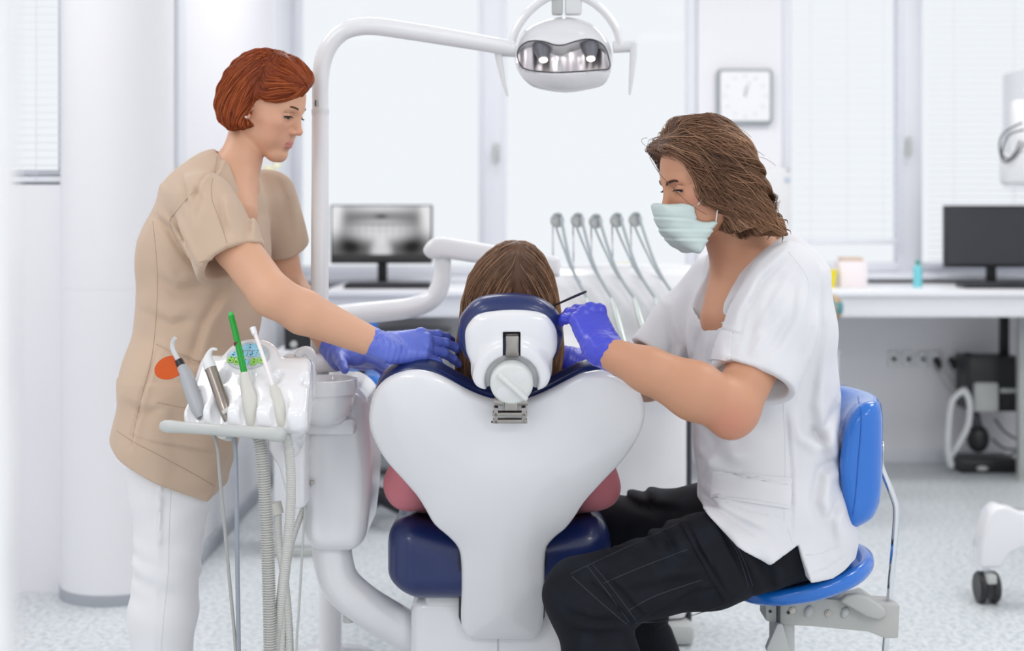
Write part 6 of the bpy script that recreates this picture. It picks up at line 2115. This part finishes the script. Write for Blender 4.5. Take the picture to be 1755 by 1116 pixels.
# face mask with pleats and ear loops
mp = [(1123, 352, 0), (1150, 350, .03), (1194, 347, .058), (1197, 362, .062), (1204, 376, .064), (1216, 379, .066), (1230, 377, .066), (1222, 398, .06), (1208, 420, .05), (1194, 434, .03), (1178, 431, .0), (1158, 419, 0), (1140, 402, 0), (1128, 380, 0)]
mpoly = spl([dh.prof(*a_) for a_ in mp], 3)
def f_mask(p):
    q = dh.q(p)
    x, y, z = q.T
    d2 = sd_poly(np.stack([x, z], 1), mpoly)
    Wd = .020 + .055 * np.sqrt(np.clip((.128 - x) / .10, 0, 1))
    d = smax(d2, np.abs(y) - Wd, .018)
    for (a_, b_) in (((1130, 372), (1205, 378)), ((1136, 392), (1210, 392)), ((1150, 408), (1205, 408))):
        u, v = np.array(dh.prof(*a_)), np.array(dh.prof(*b_))
        n_ = unit(np.array((-(v - u)[1], (v - u)[0])))
        s = (np.stack([x, z], 1) - u) @ n_
        d = d + .0016 * np.exp(-(s / .0022) ** 2) - .0012 * np.exp(-((s - .005) / .003) ** 2)
    d = d + .0010 * snoise(q, 150, 5)
    d = smax(d, -(dh.sdf(p) / dh.s - .0005), .001)
    return d * dh.s * .8
lo, hi = bounds([dh.w(.14, 0, -.04), dh.w(.0, .085, -.1), dh.w(.0, -.085, 0), dh.w(.1, 0, -.14)], .015)
fm = sdf_obj('face_mask', f_mask, lo, hi, .0026, mat('pale_green_mask', rgb(206, 222, 219), .8, bump=(900, .1, .0004)), D, band=.02, proj=1)
for s in (-1, 1):
    ea = dh.w(.012, .080 * s, .012)
    for px, py in ((1195, 351), (1226, 379)):
        x, z = dh.prof(px, py, .063)
        b_ = dh.w(x, .066 * s, z)
        G().tube([b_, (b_ + ea) / 2 + DR @ np.array((0, .006 * s, 0)), ea], .0012, 8, 5).build('ear_loop', mat('white_elastic', rgb(240, 242, 242), .6), fm)

# shoulder length wavy hair
mop = [(1111, 248, -.04), (1120, 234, -.04), (1140, 224, -.03), (1152, 208, -.02), (1178, 198, 0), (1206, 195, 0), (1236, 204, .02), (1262, 225, .04), (1286, 257, .055), (1305, 296, .06), (1314, 338, .06), (1321, 368, .06), (1324, 396, .06), (1314, 402, .06), (1304, 396, .07), (1284, 398, .078), (1264, 392, .084), (1250, 378, .088), (1238, 372, .088), (1224, 360, .088), (1208, 350, .085), (1198, 334, .08), (1190, 304, .072), (1176, 284, .066), (1152, 270, .04), (1130, 264, .0), (1115, 261, -.02)]
mpoly2 = spl([dh.prof(*a_) for a_ in mop], 3)
def d_hull(p):
    q = dh.q(p)
    x, y, z = q.T
    Wd = .100 * np.sqrt(np.clip(1 - (np.maximum(x - .0, 0) / .135) ** 2 * .8 - (np.maximum(z - .02, 0) / .125) ** 2 - (np.maximum(-x - .04, 0) / .14) ** 2, .03, 1))
    d2 = sd_poly(np.stack([x, z], 1), mpoly2)
    d2 = d2 + .008 * np.sin(x * 130 + 2 * np.sin(z * 60) + y * 40) * np.clip((-.03 - z) / .03, 0, 1)
    d = smax(d2 + .005, np.abs(y) - Wd, .022)
    d = d + (.0045 * np.sin((x * .75 - z * .5) * 75 + 3.0 * snoise(q, 22, 3)) + .002 * np.sin((x * .6 - z * .6) * 190 + 3 * snoise(q, 40, 9))) * np.clip((.09 - x) / .06, 0, 1)
    return d * dh.s * .75
def d_flow(p):
    q = dh.q(p)
    pole = np.array((.085, .0, .105))
    v = q - pole
    v = v / (np.linalg.norm(v, axis=1)[:, None] + 1e-6)
    v = v + np.array((-.35, 0, -.45))
    # crop in front is swept up and back
    w = np.clip((q[:, 0] - .075) / .03, 0, 1)[:, None]
    v = v * (1 - w) + np.array((-.3, .1, .9)) * w
    return v @ dh.R.T
M_HAIRB = mat('brown_hair', rgb(110, 74, 52), .42, spec=.4, attr='hair')
lo, hi = bounds([dh.w(.14, 0, .08), dh.w(-.16, 0, -.03), dh.w(-.05, .11, -.1), dh.w(0, -.11, -.07), dh.w(0, 0, .17)], .03)
hair_obj('hair', d_hull, lo, hi, .0042, d_flow, 6500, .11, 14, M_HAIRB, D, (rgb(58, 38, 30), rgb(120, 84, 62), rgb(196, 154, 122), rgb(196, 148, 110), lambda V: np.clip((V[:, 0] - P(1240, 0, 2.9)[0]) / .12, 0, 1) * .6), 7, (-.003, .005), .0008, wave=.30, jit=.16, wscale=45.0, lock=30)

# loose curls at the ends and a few flyaway strands on top
rs_ = np.random.RandomState(21)
g = G()
for k in range(170):
    u_ = rs_.uniform(0, 1)
    px, py = np.interp(u_, [0, .35, .7, 1], [1228, 1262, 1300, 1330]), np.interp(u_, [0, .35, .7, 1], [352, 378, 388, 384]) - rs_.uniform(0, 26)
    x0, z0 = dh.prof(px, py, .06)
    y0 = rs_.uniform(-.06, .082)
    d0 = np.array((rs_.uniform(-.8, .1), rs_.uniform(-.15, .25), -rs_.uniform(.5, 1)))
    d0 /= np.linalg.norm(d0)
    L_, R_, ph, tw = rs_.uniform(.022, .042), rs_.uniform(.003, .007), rs_.uniform(0, 6.28), rs_.uniform(1.0, 2.0)
    b1 = unit(np.cross(d0, (0, 1, .2))); b2 = np.cross(d0, b1)
    pts = [np.array((x0, y0, z0)) + d0 * L_ * t + (b1 * math.cos(ph + tw * 6.28 * t) + b2 * math.sin(ph + tw * 6.28 * t)) * R_ * min(1, t * 3) for t in np.linspace(0, 1, 12)]
    pts = [dh.w(*q_) for q_ in pts]
    g.tube(pts, list(np.interp(np.linspace(0, 1, 12), [0, .2, .8, 1], [.0010, .0016, .0013, .0003])), 5)
for k in range(46):
    px = rs_.uniform(1140, 1300)
    x0, z0 = dh.prof(px, np.interp(px, [1140, 1200, 1250, 1300], [232, 202, 220, 282]), .0)
    y0 = rs_.uniform(-.05, .06)
    q0 = np.array((x0, y0 * .8, z0 - .004 - 3 * y0 * y0))
    dv = np.array((rs_.uniform(-1, .1), rs_.uniform(-.3, .3), rs_.uniform(.1, .5)))
    l_ = rs_.uniform(.02, .05)
    pts = [dh.w(*(q0 + dv * l_ * t - np.array((0, 0, .75)) * l_ * t * t)) for t in np.linspace(0, 1, 9)]
    g.tube(pts, [.0004] * 9, 4)
for k in range(12):
    x0, z0 = dh.prof(1122 + 3 * k % 40, 238 + 2 * k % 24, .0)
    y0 = rs_.uniform(-.04, .05)
    pts = [dh.w(x0 + .016 * math.sin(t * 2.6) * (1 + .3 * k % 2), y0 + .01 * t, z0 + .004 - .03 * t * t + .012 * t) for t in np.linspace(0, 1, 9)]
    g.tube(pts, [.0005] * 9, 4)
# one long strand falling across the face beside the mask
fs = [dh.w(*(lambda a_: (a_[0] + .006, y_, a_[1]))(dh.prof(px, py, y_))) for px, py, y_ in ((1118, 268, .02), (1135, 296, .04), (1160, 322, .055), (1180, 342, .066), (1198, 356, .074), (1216, 366, .082))]
g.tube(fs, .0006, 5, 5)
g.build('loose_hair', mat('brown_hair_strand', rgb(112, 78, 56), .42), D)

# slim dental probe pinched in the gloved hand
pr = thing('dental_probe', P(985, 512, 2.69), 'thin dark metal probe held in the seated person\'s gloved hand', 'instrument')
G().tube([P(1004, 500, 2.70), P(985, 508, 2.74), P(945, 526, 2.84)], [.0024, .0026, .0018], 12, 3).build('probe_handle', M_DARK, pr)
G().tube([P(945, 526, 2.84), P(935, 532, 2.86), P(931, 542, 2.87)], [.0014, .001, .0005], 8, 3).build('probe_tip', M_STEEL, pr)
# ------------------------------------------------------------------ patient in the chair, seen from behind
PT = thing('person', (P(873, 0, 3.2)[0], 3.2, 0), 'long haired person lying in the dental chair in a pink top and jeans', 'person')
PR = head_frame((0, 1, 0), 0, -22, 0)
ph = Head((0, 0, 0), PR, .98)
ph.O = P(876, 520, 2.93)
pn = P(875, 665, 2.90)
psh_l, pel_l, pwr_l = P(745, 705, 2.93), P(700, 832, 2.99), P(800, 870, 3.22)
psh_r, pel_r, pwr_r = P(1000, 705, 2.93), P(1018, 834, 2.99), P(930, 870, 3.22)
pch, ppv = P(873, 720, 2.97), P(868, 880, 3.16)
pk = [P(800, 905, 3.62), P(935, 905, 3.62)]
pa = [P(815, 960, 4.0), P(925, 960, 4.0)]
php = [P(795, 915, 3.2), P(940, 915, 3.2)]
ptor = [P(875, 680, 2.92), P(874, 725, 2.96), P(871, 800, 3.06), P(868, 872, 3.16)]
def p_torso(p, o=0.0):
    return sd_loft(p, ptor, [.10 + o, .17 + o, .135 + o, .155 + o], [.045 + o, .075 + o, .085 + o, .085 + o], (1, 0, 0), .03)
def p_body(p):
    d = p_torso(p, -.006)
    d = smin(d, sd_rcone(p, ph.w(-.01, 0, -.06), pn, .05, .055), .03)
    d = smin(d, ph.sdf(p), .016)
    for s, e, w in ((psh_l, pel_l, pwr_l), (psh_r, pel_r, pwr_r)):
        d = smin(d, sd_chain(p, [s, e, w], [.045, .038, .026], .01), .02)
        hd = unit(np.array((P(868, 880, 3.3) - w)))
        d = smin(d, sd_ell(p, w + hd * .05, (.05, .04, .022)), .02)
        for k in range(4):
            st = w + hd * .07 + np.array((0, .03 - .018 * k, .004))
            d = smin(d, sd_rcone(p, st, st + hd * .065 + np.array((0, .012 - .006 * k, -.012)), .009, .007), .005)
        d = smin(d, sd_rcone(p, w + hd * .02 + np.array((0, .03, 0)), w + hd * .06 + np.array((0, .065, -.005)), .011, .008), .008)
    for h, k, a in zip(php, pk, pa):
        d = smin(d, sd_chain(p, [h, k, a], [.075, .05, .035], .02), .03)
    return d
lo, hi = bounds([ph.w(0, 0, .13), ph.w(.1, 0, 0), pel_l, pel_r, *pk, *pa, php[0]], .09)
fy = [(ph.O[1] - .12, ph.O[1] + .13, .004)]
pb = sdf_obj('body', p_body, lo, hi, .0065, skin_mat('skin_fair'), PT, ((), fy, ()), band=.04, proj=1)
skin_colors(pb, ph, rgb(226, 182, 158), rgb(196, 112, 104), rgb(216, 146, 126))
for sd_ in (-1, 1): eye_parts(ph, pb, sd_, (1, 0, 0), mat('iris_hazel', None))
face_hair(ph, PT, (-1, 1), mat('lash_dark', None), mat('brow_brown', None), .0018)
def p_top(p):
    d = p_torso(p, .014)
    for s, e, w in ((psh_l, pel_l, pwr_l), (psh_r, pel_r, pwr_r)):
        a = sd_chain(p, [s, e, w * .8 + e * .2], [.058, .049, .040], .02)
        d = smin(d, a, .03)
    d = d + .003 * snoise(p, 40, 21) + .002 * snoise(p * (1, 1, .4), 90, 22)
    d = smax(d, -sd_rcone(p, pn, pn + (0, -.02, .12), .062, .08), .006)
    d = smax(d, ppv[2] + .01 - p[:, 2] - .1 * (p[:, 1] - ppv[1]), .006)
    for w, e in ((pwr_l, pel_l), (pwr_r, pel_r)):
        pass
    return d * .9
lo, hi = bounds([psh_l, psh_r, pel_l, pel_r, pwr_l, ppv, pn], .1)
sdf_obj('top', p_top, lo, hi, .006, mat('pink_jersey', rgb(214, 128, 138), .85, bump=(800, .15, .0005), sheen=.1), PT, band=.035, proj=1)
def p_jeans(p):
    d = sd_ell(p, ppv + (0, .02, -.02), (.175, .12, .09))
    for h, k, a in zip(php, pk, pa):
        d = smin(d, sd_chain(p, [h, k, a * .9 + k * .1], [.086, .062, .048], .02), .03)
    return (d + .003 * snoise(p, 45, 31)) * .9
lo, hi = bounds([*php, *pk, *pa, ppv], .12)
sdf_obj('jeans', p_jeans, lo, hi, .008, mat('blue_denim', rgb(46, 66, 96), .8, bump=(900, .2, .0005)), PT, band=.04, proj=1)
for a in pa:
    def f_shoe(p, a=a):
        d = sd_rcone(p, a + (0, .03, .0), a + (0, .07, .13), .042, .034)
        return smin(d, sd_sph(p, a, .045), .03)
    sdf_obj('shoe', f_shoe, a - (.08, .08, .08), a + (.08, .14, .2), .009, mat('white_leather', None), PT)
# disposable bib around the neck
def p_bib(p):
    d = np.abs(p_torso(p, .024)) - .003
    q = p - pn
    d = smax(d, np.abs(p[:, 0] - pn[0]) - .13, .01)
    d = smax(d, -(p[:, 2] - pn[2] + .22), .004)
    d = smax(d, p[:, 2] - pn[2] - .015, .004)
    return d * .9
lo, hi = bounds([psh_l, psh_r, pn + (0, .2, -.25), pn], .09)
sdf_obj('bib', p_bib, lo, hi, .005, mat('pale_blue_bib', rgb(170, 205, 222), .7), PT, band=.03, proj=1)
# long straight hair, parted on the crown, falling behind the shoulders
pop = [(885, 413), (862, 417), (838, 432), (816, 455), (802, 484), (794, 520), (788, 560), (784, 610), (784, 650), (797, 682), (830, 700), (872, 704), (916, 698), (948, 676), (962, 640), (965, 600), (962, 560), (957, 520), (950, 486), (940, 456), (926, 433), (908, 418)]
pfr = (ph.O, np.array((1.0, 0, 0)), np.array((0, 0, 1.0)), np.array((0, -1.0, 0)))
ppoly_ = spl([ray_to_plane(a, b, pfr) for a, b in pop], 3)
def p_hull(p):
    u, v, n = local(p, pfr)
    d2 = sd_poly(np.stack([u, v], 1), ppoly_)
    # depth of the hair: full round at the crown, a thinner fall below
    yc = np.interp(v, [-.22, -.10, .0, .12], [.005, .0, .014, .022])
    hd_ = np.interp(v, [-.22, -.10, .02, .12], [.035, .06, .098, .10])
    d = ext2(d2, n - yc, hd_, .03)
    d = smax(d, -sd_ell(p, ph.w(.085, 0, -.03), (.075, .08, .115)), .01)
    d = d + .0010 * np.sin(u * 330 + 2 * np.sin(v * 14))
    return d * .85
PART = P(885, 440, 2.9)
def p_flow(p):
    q = p - PART
    v = np.stack([np.sign(q[:, 0]) * np.interp(-q[:, 2], [-.05, .03, .12], [1.2, .75, .05]) * np.clip(np.abs(q[:, 0]) / .01, .3, 1), np.zeros(len(p)), -np.interp(-q[:, 2], [-.05, 0, .05], [.35, .8, 1.0])], 1)
    return v
M_HAIRP = mat('long_brown_hair', rgb(110, 76, 52), .38, spec=.45, attr='hair')
lo, hi = bounds([P(780, 408, 2.93), P(968, 712, 2.93), P(875, 500, 2.80), P(875, 500, 3.07)], .015)
hair_obj('hair', p_hull, lo, hi, .0042, p_flow, 5200, .12, 10, M_HAIRP, PT, (rgb(70, 46, 34), rgb(126, 90, 66), rgb(190, 150, 116), rgb(190, 146, 106), lambda V: np.clip((V[:, 0] - P(925, 0, 2.9)[0]) / .05, 0, 1) * .7), 12, (-.001, .002), .0008, jit=.05)
